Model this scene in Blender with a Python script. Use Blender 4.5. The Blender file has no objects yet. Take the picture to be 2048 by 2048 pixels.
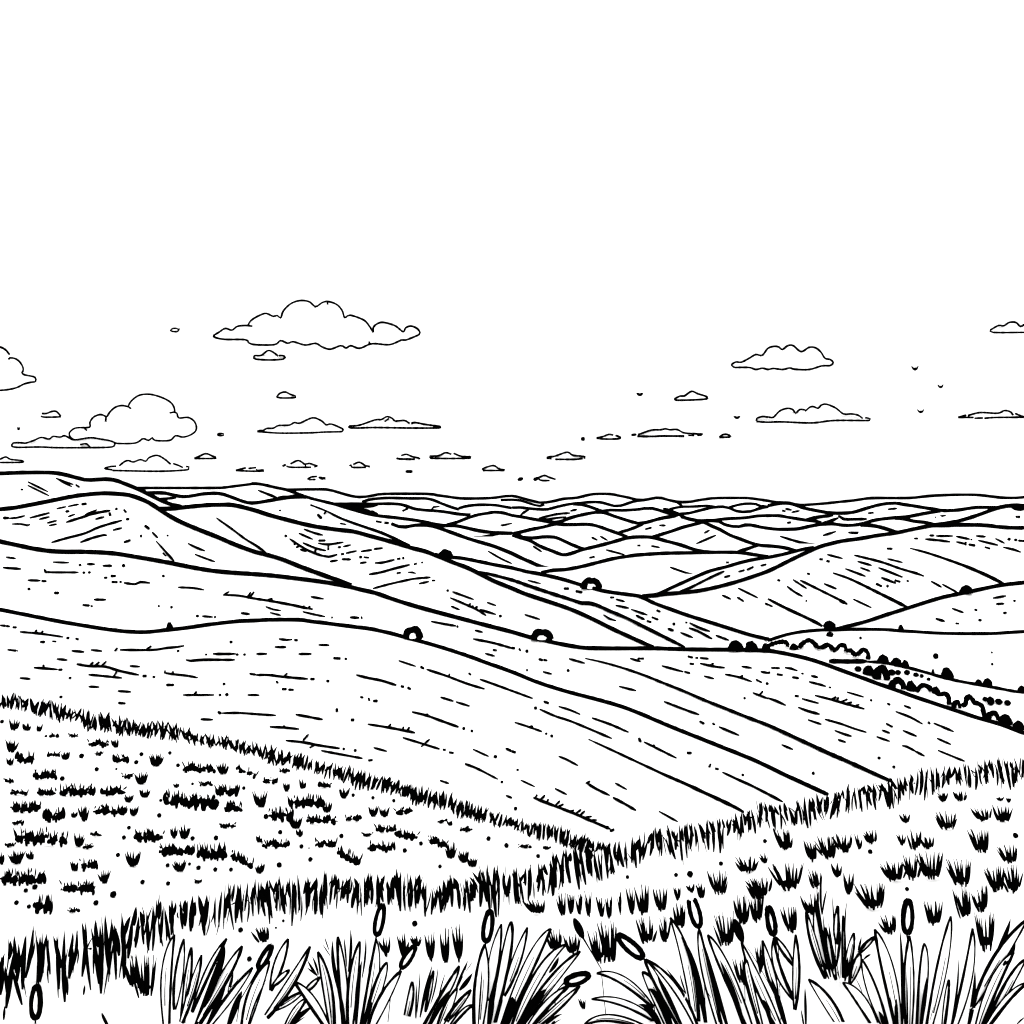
import bpy, math, random, bisect
from mathutils import Vector

# ------------------------------------------------------------------ camera, sky, sun, exposure
SC = bpy.context.scene
COL = SC.collection
W_PX = 2048.0
FOC = 1774.0                      # focal length in picture units (picture 2048 wide)
HOR = 1000.0                      # row of the horizon
EYE = 2.5                         # eye height above the meadow under the viewer

cam_d = bpy.data.cameras.new("camera")
cam_d.sensor_width = 36.0
cam_d.lens = 36.0 * FOC / W_PX
cam_d.shift_y = -(W_PX / 2 - HOR) / W_PX
cam_d.clip_start = 0.05
cam_d.clip_end = 300000.0
cam = bpy.data.objects.new("camera", cam_d)
COL.objects.link(cam)
cam.location = (0, 0, EYE)
cam.rotation_euler = (math.radians(90), 0, 0)
SC.camera = cam

world = bpy.data.worlds.new("World")
SC.world = world
world.use_nodes = True
bg = world.node_tree.nodes["Background"]
bg.inputs[0].default_value = (1.0, 1.0, 1.0, 1.0)     # even white overcast sky
bg.inputs[1].default_value = 1.0

sun_d = bpy.data.lights.new("sun", 'SUN')
sun_d.energy = 2.0
sun_d.angle = math.radians(25)
sun_d.color = (1.0, 0.99, 0.97)
sun = bpy.data.objects.new("sun", sun_d)
COL.objects.link(sun)
sun.rotation_euler = (math.radians(52), 0, math.radians(-6))   # from behind the viewer

SC.view_settings.view_transform = 'Standard'
SC.view_settings.look = 'None'
SC.view_settings.gamma = 1.0
SC.view_settings.exposure = 0.5
SC.render.engine = 'CYCLES'
SC.cycles.pixel_filter_type = 'BLACKMAN_HARRIS'
SC.cycles.filter_width = 1.2

# ------------------------------------------------------------------ materials
def material(name, c0, c1, scale):
    m = bpy.data.materials.new(name)
    m.use_nodes = True
    nt = m.node_tree
    b = nt.nodes["Principled BSDF"]
    b.inputs["Roughness"].default_value = 1.0
    b.inputs["Specular IOR Level"].default_value = 0.0
    n = nt.nodes.new("ShaderNodeTexNoise")
    n.inputs["Scale"].default_value = scale
    r = nt.nodes.new("ShaderNodeValToRGB")
    r.color_ramp.elements[0].color = (*c0, 1)
    r.color_ramp.elements[1].color = (*c1, 1)
    nt.links.new(n.outputs["Fac"], r.inputs["Fac"])
    nt.links.new(r.outputs["Color"], b.inputs["Base Color"])
    return m
PAPER = material("chalk_white", (0.88, 0.88, 0.88), (0.92, 0.92, 0.92), 3.0)
INK = material("black_ink", (0.0002, 0.0002, 0.0002), (0.0006, 0.0006, 0.0006), 20.0)

# ------------------------------------------------------------------ helpers
rnd = random.Random(7)

def P(x, y, d):
    """the point of the place seen in picture column x, row y, d metres ahead"""
    return Vector(((x - W_PX / 2) / FOC * d, d, EYE - (y - HOR) / FOC * d))

TILES = {}
for i in range(4):
    for r, oy in (('A', 580), ('B', 920), ('C', 1280)):
        TILES[r + str(i)] = (512.0 * i, oy, 512.0 / 1932)
for i, ox in enumerate((0, 410, 820, 1230, 1638)):
    TILES['D' + str(i)] = (ox, 1640, 410.0 / 1932)

def pts(s, t=None):
    """'B0 12,30 40,50 B1 3,4' -> picture coordinates"""
    out = []
    for tok in s.split():
        if ',' in tok:
            a, b = tok.split(',')
            ox, oy, k = TILES[t]
            out.append((ox + float(a) * k, oy + float(b) * k))
        else:
            t = tok
    return out

def strokes(s):
    """'B0 x,y x,y /w ; ...' -> list of (points, w0, w1) in picture units"""
    out = []
    t = None
    for part in s.replace('\n', ' ').split(';'):
        part = part.strip()
        if not part:
            continue
        body, _, w = part.partition('/')
        toks = body.split()
        if ',' not in toks[0]:
            t = toks[0]
        p = pts(body, t)
        for tok in toks:
            if ',' not in tok:
                t = tok
        k = TILES[t][2]
        w = w.strip() or '11'
        if '-' in w:
            a, b = w.split('-')
        else:
            a = b = w
        a, b = float(a) * k, float(b) * k
        if len(p) == 1:
            x, y = p[0]
            p = [(x - a * 0.18, y), (x + a * 0.18, y)]
        out.append((p, a, b))
    return out

def interp(xs, ys, x):
    if x <= xs[0]:
        return ys[0]
    if x >= xs[-1]:
        return ys[-1]
    i = bisect.bisect_right(xs, x) - 1
    u = (x - xs[i]) / (xs[i + 1] - xs[i])
    return ys[i] + (ys[i + 1] - ys[i]) * u

def smooth(p, step=9.0):
    """Catmull-Rom through the points"""
    if len(p) < 3:
        (x0, y0), (x1, y1) = p[0], p[-1]
        n = max(4, int(math.hypot(x1 - x0, y1 - y0) / 10))
        return [(x0 + (x1 - x0) * i / n, y0 + (y1 - y0) * i / n) for i in range(n + 1)]
    q = [(2 * p[0][0] - p[1][0], 2 * p[0][1] - p[1][1])] + list(p) + \
        [(2 * p[-1][0] - p[-2][0], 2 * p[-1][1] - p[-2][1])]
    out = []
    for i in range(1, len(q) - 2):
        a, b, c, e = q[i - 1], q[i], q[i + 1], q[i + 2]
        n = max(1, int(math.hypot(c[0] - b[0], c[1] - b[1]) / step))
        for j in range(n):
            u = j / n
            out.append(tuple(0.5 * (2 * b[k] + (c[k] - a[k]) * u + (2 * a[k] - 5 * b[k] + 4 * c[k] - e[k]) * u * u
                                    + (3 * b[k] - a[k] - 3 * c[k] + e[k]) * u ** 3) for k in (0, 1)))
    out.append(p[-1])
    return out

class MB:
    def __init__(self):
        self.v, self.f, self.m = [], [], []
    def add(self, verts, faces, mi=0):
        o = len(self.v)
        self.v += [tuple(a) for a in verts]
        self.f += [tuple(i + o for i in f) for f in faces]
        self.m += [mi] * len(faces)
    def tube(self, P3, R, mi=0, sides=6, flat=1.0):
        """a rod along P3 with radius R; flat squeezes it along the depth"""
        n = len(P3)
        V, F = [], []
        for i in range(n):
            a = P3[max(0, i - 1)]
            b = P3[min(n - 1, i + 1)]
            t = (b - a)
            if t.length < 1e-9:
                t = Vector((1, 0, 0))
            t.normalize()
            up = Vector((0, 1, 0))
            s = t.cross(up)
            if s.length < 0.05:
                s = t.cross(Vector((0, 0, 1)))
            s.normalize()
            q = s.cross(t).normalized()
            for k in range(sides):
                g = 2 * math.pi * k / sides
                V.append(P3[i] + s * (math.cos(g) * R[i]) + q * (math.sin(g) * R[i] * flat))
        for i in range(n - 1):
            for k in range(sides):
                k2 = (k + 1) % sides
                F.append((i * sides + k, i * sides + k2, (i + 1) * sides + k2, (i + 1) * sides + k))
        F.append(tuple(range(sides))[::-1])
        F.append(tuple((n - 1) * sides + k for k in range(sides)))
        self.add(V, F, mi)
    def blob(self, c, rx, ry, rz, mi=0, rough=0.0, seed=0, lo=-1.0, nu=12, nv=8):
        """lumpy ball, cut flat at lo (-1 = whole ball, 0 = dome)"""
        r = random.Random(seed)
        ph = [r.uniform(0, 6.28) for _ in range(6)]
        V, F = [], []
        t0 = math.asin(max(-1, lo))
        for j in range(nv + 1):
            e = t0 + (math.pi / 2 - t0) * j / nv
            for i in range(nu):
                a = 2 * math.pi * i / nu
                k = 1 + rough * (math.sin(3 * a + ph[0] + 2 * e) + 0.8 * math.sin(5 * a + ph[1] - 3 * e)
                                 + 0.8 * math.sin(6 * e + ph[2] + a)) * 0.4 + rough * r.uniform(-.35, .35)
                V.append((c[0] + rx * k * math.cos(e) * math.cos(a), c[1] + ry * k * math.cos(e) * math.sin(a),
                          c[2] + rz * k * math.sin(e)))
        for j in range(nv):
            for i in range(nu):
                i2 = (i + 1) % nu
                F.append((j * nu + i, j * nu + i2, (j + 1) * nu + i2, (j + 1) * nu + i))
        F.append(tuple(range(nu))[::-1])
        F.append(tuple(nv * nu + i for i in range(nu)))
        self.add(V, F, mi)
    def build(self, name, mats, parent=None, origin=None, shade=False):
        me = bpy.data.meshes.new(name)
        o = Vector(origin) if origin is not None else Vector((0, 0, 0))
        me.from_pydata([tuple(Vector(a) - o) for a in self.v], [], self.f)
        for m in (mats if isinstance(mats, (list, tuple)) else [mats]):
            me.materials.append(m)
        if any(self.m):
            me.polygons.foreach_set("material_index", self.m)
        if shade:
            me.polygons.foreach_set("use_smooth", [True] * len(me.polygons))
        me.update()
        ob = bpy.data.objects.new(name, me)
        COL.objects.link(ob)
        if parent is not None:
            ob.parent = parent
            w = parent.location.copy(); q = parent.parent
            while q is not None:
                w += q.location; q = q.parent
            ob.location = o - w
        else:
            ob.location = o
        return ob

def tag(o, label, cat, group=None, kind=None):
    o["label"] = label
    o["category"] = cat
    if group:
        o["group"] = group
    if kind:
        o["kind"] = kind
    return o

def empty(name, loc):
    o = bpy.data.objects.new(name, None)
    COL.objects.link(o)
    o.location = loc
    o.empty_display_size = 0.2
    return o

def wob(w, a=0.12):
    return (w * 0.90 + 2.75) * (1 + rnd.uniform(-a, a))
def wob_thin(w, a=0.12):
    return (w * 0.86 + 2.3) * (1 + rnd.uniform(-a, a))

ORD = ["", "first", "second", "third", "fourth", "fifth", "sixth", "seventh", "eighth", "ninth", "tenth", "eleventh",
       "twelfth", "thirteenth", "fourteenth", "fifteenth", "sixteenth", "seventeenth", "eighteenth", "nineteenth",
       "twentieth"]
def ordinal(i):
    return ORD[i] if i < len(ORD) else "%dth" % i

# ------------------------------------------------------------------ the hills
# name | label | crest | distance of the crest (None = from its height) | rows below the crest
HILLS = [
 ("far_hill", "long pale ridge along the whole skyline", """B0 1040,211 1600,211 1690,208 1760,199 1850,188 B1 0,178 60,187 150,208 240,224
   360,222 530,222 580,232 650,253 720,272 780,280 830,277 900,265 970,256 1290,256 1360,265 1440,276 1550,290 1690,290 1800,285 1880,273
   B2 0,271 60,283 130,303 210,322 260,320 330,307 390,293 490,285 560,268 620,257 740,257 800,268 880,284 940,300 990,303 1060,290 1090,285
   1130,287 1180,302 1240,315 1280,318 1350,315 1400,305 1480,293 1550,287 1780,287 1830,293 B3 0,308 60,318 130,322 190,333 240,340 340,335 440,327 550,315
   650,305 750,290 830,287 1060,287 1140,280 1240,270 1400,263 1560,263 1640,270 1760,284 1870,286 1932,280 /15""", 9000, 60),
 ("far_hill", "low ridge just left of the middle of the skyline", "B1 1845,303 1932,300 B2 60,305 110,320 170,340 210,347 245,335 /12", None, 40),
 ("far_hill", "rounded far ridge under the skyline left of the middle", "B1 800,318 850,300 930,290 1000,286 1050,287 1180,290 1280,290 1340,303 1400,328 1480,358 1540,375 1600,392 1660,407 /16", None, 40),
 ("far_hill", "small far mound between two crossing ridges", "B1 1530,365 1570,352 1650,340 1720,338 1800,340 1860,350 1932,363 /16", None, 30),
 ("far_hill", "wavy far ridge under the middle of the skyline", "B2 0,360 60,358 120,365 200,372 270,372 340,353 440,332 510,325 580,318 660,318 720,333 770,347 820,345 880,325 940,308 990,303 /16", None, 40),
 ("far_hill", "far ridge with a dip on the right skyline", "B3 0,345 60,332 130,324 190,333 260,360 330,375 400,388 480,400 590,400 660,390 740,365 830,340 900,328 960,325 1020,335 1090,345 1180,360 1260,372 1330,382 1430,378 1500,367 1580,357 1690,358 1760,360 /20", None, 50),
 ("far_hill", "small lens shaped far ridge right of the middle", "B2 1640,358 1700,340 1760,330 1840,332 1880,350 1932,355 /14", None, 30),
 ("far_hill", "flat far ridge ending right of the middle", "B2 1190,372 1240,359 1290,352 1340,352 1400,350 1470,345 1530,355 /14", None, 30),
 ("far_hill", "far ridge with two humps right of the middle", "B2 1270,407 1330,402 1400,385 1460,370 1520,358 1590,352 1640,362 1690,385 1740,392 1800,388 1860,368 1932,352 /16", None, 40),
 ("far_hill", "low far ridge at the foot of the left hills", "B0 1100,250 1180,247 1250,250 1300,262 1380,277 1450,270 1540,255 1650,252 1720,270 1800,300 1870,322 B1 0,323 80,310 160,297 230,285 310,278 380,280 /22", 3800, 40),
 ("far_hill", "dark edged far ridge left of the middle", "B1 600,333 720,331 860,332 960,330 1070,332 1130,345 1190,367 1260,377 1370,385 1450,395 1520,407 1620,415 /18", None, 40),
 ("far_hill", "far hill sloping right under the middle of the skyline", "B2 460,332 530,338 600,357 680,385 740,377 830,380 960,372 1000,365 1060,365 1130,385 1190,405 1240,422 /18", None, 50),
 ("far_hill", "far rise reaching up to the right skyline", "B3 400,487 480,480 560,492 640,492 720,480 780,460 860,445 960,435 1040,430 1120,415 1200,400 1300,385 /20", None, 50),
 ("far_hill", "short far ridge under the right skyline", "B3 960,440 1030,445 1100,462 1180,470 1260,487 /20", None, 40),
 ("far_hill", "small far rise left of the middle", "B1 1440,490 1520,468 1590,440 1680,412 1740,403 1800,393 1870,400 1932,418 B2 60,427 130,440 /18", None, 50),
 ("far_hill", "wide far ridge falling to the right", "B2 1280,430 1370,455 1500,455 1600,445 1680,440 1770,435 1850,422 1932,420 B3 80,420 140,430 200,440 280,453 350,462 400,472 /18", None, 50),
 ("far_hill", "far hill with a rounded top in the middle", "B2 130,440 210,455 320,470 380,460 430,440 500,420 570,405 630,395 690,395 760,420 830,443 900,465 950,477 1010,472 1080,452 1150,435 1220,425 1270,407 /20", None, 60),
 ("far_hill", "shallow far ridge right of the middle", "B2 1460,455 1560,462 1600,485 1660,500 1710,503 1760,490 1800,490 1870,505 1932,515 B3 80,523 220,520 300,503 390,487 470,482 /20", None, 50),
 ("far_hill", "far hill with a long slope down to the right", "B0 1900,178 B1 0,178 60,187 150,208 240,227 330,260 420,290 600,335 720,372 860,410 960,425 1070,437 1220,457 1330,480 1420,495 1500,495 1580,510 1690,535 1830,550 1932,553 /16-22", 4300, 60),
 ("far_hill", "flat topped far hill in the middle", "B2 0,555 60,545 140,525 240,505 330,482 390,487 480,487 570,485 640,497 720,525 790,550 870,580 /20", None, 60),
 ("far_hill", "peaked far hill right of the middle", "B2 1060,582 1130,560 1210,535 1290,507 1370,487 1430,470 1450,470 1510,500 1570,525 1640,565 1720,595 1800,625 1880,645 1932,648 B3 80,655 150,668 210,685 /21", None, 60),
 ("far_hill", "rising far hill at the right edge", "B3 700,490 790,495 860,510 930,532 990,548 1080,527 1180,503 1280,485 1340,478 1430,462 1540,430 1640,395 1720,365 1800,347 1880,342 1932,345 /24", 3600, 60),
 ("far_hill", "small flat far hill left of the middle", "B2 40,560 80,585 180,587 230,580 320,582 380,605 450,638 540,673 /21", 3000, 60),
 ("far_hill", "broad far hill dipping in the middle", "B2 0,565 60,585 130,605 210,650 300,685 380,715 440,707 530,677 620,655 700,635 790,610 870,588 960,580 1060,584 1150,608 1270,640 1380,677 1480,695 1560,697 1690,697 /22", 2700, 60),
 ("far_hill", "far slope running down to the valley from the left", "B1 1020,480 1080,502 1130,505 1200,492 1290,492 1370,510 1470,545 1560,578 1640,605 1720,628 1800,652 1870,680 1932,705 B2 60,735 140,770 220,805 320,832 /20-25", 2350, 80),
 ("far_hill", "wide low hill above the valley", "B2 220,850 310,832 400,827 520,805 640,775 760,745 850,730 940,717 1040,710 1170,703 1370,700 1480,697 1690,697 1800,710 1932,730 /22", 2150, 90),
 ("valley_hill", "long slope rising right behind the striped hill", "B2 990,1025 1100,1010 1200,965 1300,920 1400,875 1500,835 1620,805 1720,775 1830,750 1932,735 B3 100,715 200,690 280,670 340,663 /21", [(1290, 1150), (1640, 1800)], 110),
 ("striped_hill", "broad hill with slanting field lines on the right", "B2 990,1025 1060,1025 1180,1010 1300,1000 1420,985 1560,955 1690,920 1800,885 1932,838 B3 100,790 220,730 380,658 470,632 560,611 700,592 820,570 960,551 1080,525 1180,505 1240,495 1330,495 1430,490 1560,490 1660,495 1760,507 1870,512 1932,512 /25", [(1280, 800), (1640, 1150), (2048, 1400)], 230),
 ("tall_hill", "tall rounded hill at the left edge of the skyline", "B0 0,103 140,97 300,95 400,97 480,110 560,130 640,150 690,152 760,147 830,147 890,160 960,188 1040,220 1110,255 1180,290 1240,318 1300,338 1370,352 /27", 2500, 120),
 ("side_hill", "low hill rising right of the hedged valley floor", "B3 500,1280 620,1250 750,1215 900,1165 1060,1115 1200,1070 1320,1035 1440,1010 1560,985 1700,955 1790,940 1932,925 /25", [(1660, 545), (2048, 700)], 120),
 ("middle_slope", "slope with a dark stripe running down to the valley", "B1 1350,712 1420,732 1480,735 1560,742 1700,770 1820,795 1932,815 B2 100,840 200,858 300,880 400,905 530,945 640,975 700,990 800,1005 900,1018 970,1030 1060,1075 1180,1120 1320,1170 1480,1220 1640,1270 1800,1320 1932,1352 B3 10,1358 /24", [(870, 980), (1040, 930), (1290, 700), (1540, 515)], 150),
 ("valley_floor", "flat valley floor with rows of bushes", "B3 0,1362 60,1343 140,1318 250,1297 400,1283 500,1283 560,1280 700,1278 880,1280 1000,1290 1100,1295 1250,1305 1420,1310 1680,1310 1800,1303 1932,1295 /20", [(1540, 505), (2048, 530)], 230),
 ("shoulder", "narrow shoulder in front of the far hills, left of the middle", "B1 415,340 530,385 620,430 720,470 830,508 950,550 1040,590 1110,625 1150,645 /7-22", [(622, 1350), (815, 900)], 50),
 ("steep_slope", "long slope falling right from the left hills", "B0 1180,367 1230,369 1330,365 1390,357 1480,348 1570,340 1690,337 1760,340 1850,360 B1 0,382 100,415 250,455 390,490 500,510 650,530 740,540 850,570 980,605 1100,640 1180,665 1280,690 1370,725 1480,770 1600,815 1700,865 1800,915 B2 0,968 100,1010 250,1060 400,1110 500,1150 620,1205 750,1270 880,1330 980,1375 1060,1410 /29-26", [(310, 1000), (700, 760), (1310, 420)], 200),
 ("left_hill", "round topped hill with hatched side on the left", "B0 0,372 100,362 250,335 400,305 550,275 680,258 790,251 900,257 970,264 1050,290 1130,325 1200,370 1260,410 1360,465 1500,525 1640,580 1780,640 B1 0,695 90,717 200,750 350,810 500,865 640,915 720,945 /28-30", [(0, 820), (300, 800), (690, 500)], 170),
 ("long_hill", "long hill with dashes falling to the bushes on the right", "B0 0,615 120,640 250,668 380,687 500,693 650,693 800,700 900,710 1020,730 1150,752 1300,780 1450,810 1600,835 1750,850 B1 0,862 150,875 300,893 450,912 600,935 700,955 800,980 900,1003 1020,1045 1160,1090 1300,1130 1450,1170 1600,1210 1750,1250 1932,1297 B2 130,1335 240,1360 320,1378 430,1400 550,1417 700,1421 900,1421 1100,1421 1200,1425 1400,1430 1700,1432 1932,1440 B3 100,1455 200,1475 320,1505 440,1545 560,1590 700,1640 820,1685 950,1730 1100,1785 1250,1835 1400,1885 C3 1560,580 1750,635 1932,705 /30-25", [(0, 620), (690, 450), (1180, 360), (2048, 260)], 330),
 ("near_hill", "wide near hill with dashes behind the grass edge", "B0 0,1130 150,1160 300,1190 450,1220 600,1245 750,1270 900,1290 1000,1298 1100,1300 1200,1290 1320,1278 1450,1262 1600,1240 1750,1222 1850,1215 B1 0,1213 80,1207 320,1207 420,1220 550,1235 700,1255 860,1275 1000,1305 1150,1345 1300,1385 1450,1430 1600,1480 1750,1535 1932,1600 C2 0,243 200,322 400,385 550,425 700,465 850,510 1000,570 1200,655 1400,735 1600,815 1800,895 C3 0,955 100,1005 220,1060 330,1110 450,1165 /28", [(0, 350), (800, 260), (1650, 110)], 560),
]

class Layer:
    pass
LAYERS = []

def make_layer(name, label, crest, w, Dc, yb, Db, kind="structure", tube=True):
    L = Layer()
    cr = sorted(set(crest))
    xs, ys = [], []
    for x, y in cr:
        if xs and x - xs[-1] < 1.0:
            continue
        xs.append(x); ys.append(y)
    L.x0, L.x1 = xs[0], xs[-1]
    L.w0, L.w1 = w
    # smooth crest, resampled
    sm = smooth(list(zip(xs, ys)), 8.0)
    L.cx = [p[0] for p in sm]; L.cy = [p[1] for p in sm]
    L.dx = [p[0] for p in Dc]; L.dd = [p[1] for p in Dc]
    L.bx = [p[0] for p in Db]; L.bd = [p[1] for p in Db]
    hw = max(w) * 0.5 if tube else 0.0
    def crest_y(x):
        y = interp(L.cx, L.cy, x)
        if x < L.x0 and L.x0 > 8: y += (L.x0 - x) * fall
        if x > L.x1 and L.x1 < 2040: y += (x - L.x1) * fall
        return y
    L.crest = crest_y
    L.top = lambda x: crest_y(x) + hw
    L.D = lambda x: interp(L.dx, L.dd, x)
    L.yb = yb if callable(yb) else (lambda x: crest_y(x) + yb)
    def depth(x, y):
        c = L.top(x); b = L.yb(x)
        t = max(0.0, min(1.0, (y - c) / max(1.0, b - c)))
        return 1.0 / ((1 - t) / L.D(x) + t / interp(L.bx, L.bd, x))
    L.depth = depth
    ext = 14 if name in ('shoulder', 'far_hill') else 60
    fall = 3.0 if ext == 14 else 1.2
    xa = L.x0 - ext if L.x0 > 8 else -500
    xb = L.x1 + 60 if L.x1 < 2040 else 2548
    L.xa, L.xb = xa, xb
    n = max(4, int((xb - xa) / 14))
    rows = 14
    m = MB()
    V, F = [], []
    nr = 3 + rows + 1
    for i in range(n + 1):
        x = xa + (xb - xa) * i / n
        d0 = L.D(x); c = L.top(x)
        p0 = P(x, c, d0)
        for k, g in ((3, 1.22), (2, 1.10), (1, 1.03)):
            d = d0 * g
            p = P(x, c, d)
            p.z -= (d - d0) * 0.06 * k + (d - d0) * 0.03
            V.append(p)
        for j in range(rows + 1):
            t = (j / rows) ** 1.3
            y = c + (L.yb(x) - c) * t
            V.append(P(x, y, depth(x, y)))
    for i in range(n):
        for j in range(nr - 1):
            a = i * nr + j
            F.append((a, a + nr, a + nr + 1, a + 1))
    m.add(V, F)
    L.ob = m.build(name, PAPER, origin=P((xa + xb) / 2, L.crest((xa + xb) / 2), L.D((xa + xb) / 2)))
    tag(L.ob, label, "hill", None, kind)
    if tube:
        r = MB()
        pp, rr = [], []
        N = len(sm)
        for i, (x, y) in enumerate(sm):
            d = L.D(x)
            pp.append(P(x, y, d))
            w = L.w0 + (L.w1 - L.w0) * i / (N - 1)
            rr.append(wob(w, 0.09) * 0.5 * d / FOC)
        if L.x0 <= 8:
            pp.insert(0, P(-400, sm[0][1], L.D(0))); rr.insert(0, rr[0])
        if L.x1 >= 2040:
            pp.append(P(2448, sm[-1][1], L.D(2048))); rr.append(rr[-1])
        r.tube(pp, rr, sides=8)
        r.build("ridge_line", INK, L.ob, L.ob.location)
    LAYERS.append(L)
    return L

# base ground out to the horizon, below all the hills
g = MB()
g.add([(-60000, -2000, -175), (60000, -2000, -175), (60000, 60000, -175), (-60000, 60000, -175)], [(0, 1, 2, 3)])
tag(g.build("ground", PAPER), "flat white ground reaching the horizon below the hills", "ground", None, "structure")

for name, label, crest, D, drop in HILLS:
    (p, w0, w1), = strokes(crest)
    if D is None:
        ym = sum(a[1] for a in p) / len(p)
        D = min(8800.0, 360000.0 / (ym - 952.0))
    Dc = [(0, D)] if not isinstance(D, list) else D
    if name == "near_hill":
        Db = [(0, 62), (1300, 40), (2048, 30)]
    elif name == "long_hill":
        Db = [(0, 420), (700, 320), (1400, 200), (2048, 120)]
    else:
        f = 0.97 if name == 'far_hill' else 0.75
        Db = [(x, d * f) for x, d in Dc]
    if name == 'side_hill':
        Db = [(1660, 522), (2048, 560)]
    make_layer(name, label, p, (w0, w1), Dc, drop + (45 if name == 'far_hill' else 0), Db)

# the left field and the meadow at the viewer's feet (their edges are grass, not a ridge line)
A_TOP = pts("""C0 0,415 100,400 200,430 380,445 470,480 590,520 680,530 850,560 960,590 1040,615 1140,610 1320,625 1420,670 1560,710 1700,715 1850,760
 C1 40,780 130,792 200,840 320,842 450,900 550,920 700,950 760,970 900,1010 1000,1030 1070,1050 1150,1085 1320,1120 1400,1125 1480,1170 1550,1200 1700,1250 1780,1280
 C2 0,1345 90,1342 160,1380 260,1390 360,1400 470,1450 530,1465 600,1510 700,1530 780,1560""")
A_BOT = pts("""C0 0,510 100,520 200,532 300,570 430,608 590,612 650,672 780,685 900,710 1000,720 1150,735 1340,762 1450,780 1550,808 1700,820 1830,850
 C1 0,895 120,930 250,950 430,1000 520,1030 650,1060 780,1120 900,1125 960,1150 1100,1180 1200,1235 1340,1260 1450,1282 1540,1335 1700,1370 1800,1400
 C2 0,1412 70,1450 200,1500 330,1515 430,1555 500,1590 620,1595 720,1602 800,1615""")
B_TOP = pts("""D0 0,1250 40,1220 85,1110 170,1085 310,1040 400,1080 480,1100 570,1060 680,1020 750,985 840,905 1010,885 1100,920 1260,810 1360,800 1450,735 1510,770 1650,740 1750,755
 D1 0,710 120,628 260,592 400,600 570,570 760,522 850,540 950,535 1020,550 1100,495 1200,480 1300,565 1350,520 1430,530 1520,492 1600,508 1700,528 1830,480
 D2 0,520 80,500 150,590 280,600 370,520 480,580 610,478 690,452 760,440 890,425 950,450 1010,470 1080,465 1150,430 1290,412 1370,290 1440,300 1550,240
 C2 740,1530 850,1520 970,1470 1110,1412 1230,1410 1320,1378 1410,1375 1480,1350 1600,1340 1680,1310 1790,1280 1870,1205
 C3 0,1230 200,1220 330,1178 450,1165 620,1085 760,1090 850,1070 980,1020 1110,985 1280,962 1400,945 1560,920 1640,910 1750,890 1850,890 1932,872""")
B_BOT = pts("""D0 0,1660 100,1690 200,1700 270,1580 480,1600 570,1650 680,1500 770,1490 880,1540 990,1640 1080,1600 1160,1560 1290,1260 1370,1240 1500,1180 1600,1120 1720,1060 1830,1070
 D1 0,1060 120,1060 200,1000 270,1000 350,955 490,925 540,965 620,965 700,930 890,920 940,908 980,878 1090,905 1240,845 1310,785 1380,800 1440,875 1500,885 1560,840 1700,810 1780,792 1850,822
 D2 10,850 120,930 190,900 270,915 380,822 450,815 570,842 660,825 720,825 840,900 880,825 950,805 990,800 1070,780 1140,742 1200,722 1310,720 1390,642 1440,645 1500,602 1590,604
 C2 780,1790 940,1705 990,1712 1060,1622 1170,1655 1280,1675 1350,1600 1450,1590 1580,1578 1680,1475 1720,1510 1840,1422
 C3 30,1425 100,1400 190,1415 310,1425 400,1350 460,1332 600,1342 720,1252 790,1278 950,1245 1020,1228 1070,1192 1220,1212 1320,1130 1380,1110 1500,1114 1560,1115 1670,1100 1810,1112 1932,1055""")
def sorted_xy(p):
    xs, ys = [], []
    for x, y in sorted(p):
        if not xs or x - xs[-1] > 0.5:
            xs.append(x); ys.append(y)
    return xs, ys
ax, ay = sorted_xy(A_TOP); axb, ayb = sorted_xy(A_BOT)
bx_, by_ = sorted_xy(B_TOP); bxb, byb = sorted_xy(B_BOT)

mid_a = [(x, interp(ax, ay, x) * 0.6 + interp(axb, ayb, x) * 0.4) for x in range(0, 1240, 12)]
LF = make_layer("left_field", "sloping field dotted with grass tufts on the left", mid_a, (0, 0),
                [(0, 46), (600, 28), (1240, 14)], lambda x: 2040, [(0, 7.5), (1240, 9.6)], tube=False)
mid_b = [(x, interp(bx_, by_, x) * 0.6 + interp(bxb, byb, x) * 0.4) for x in range(0, 2049, 12)]
NM = make_layer("meadow", "meadow with tufts and reeds at the viewer's feet", mid_b, (0, 0),
                [(0, 6.3), (1024, 8.6), (1300, 9.4), (2048, 12.5)], lambda x: 2300, [(0, 3.4)], tube=False)
m = MB()                          # the same meadow, carried on under and behind the viewer
q = [P(-500, 2300, 3.4), P(2548, 2300, 3.4)]
m.add([q[0], q[1], (9, -12, q[0].z), (-9, -12, q[0].z)], [(0, 3, 2, 1)])
o = m.build("near_ground", PAPER, NM.ob, NM.ob.location)

def layer_at(x, y):
    best, bd = None, 1e12
    for L in LAYERS:
        if L.xa <= x <= L.xb and L.top(x) <= y + 0.5:
            d = L.D(x)
            if d < bd:
                best, bd = L, d
    return best

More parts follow.
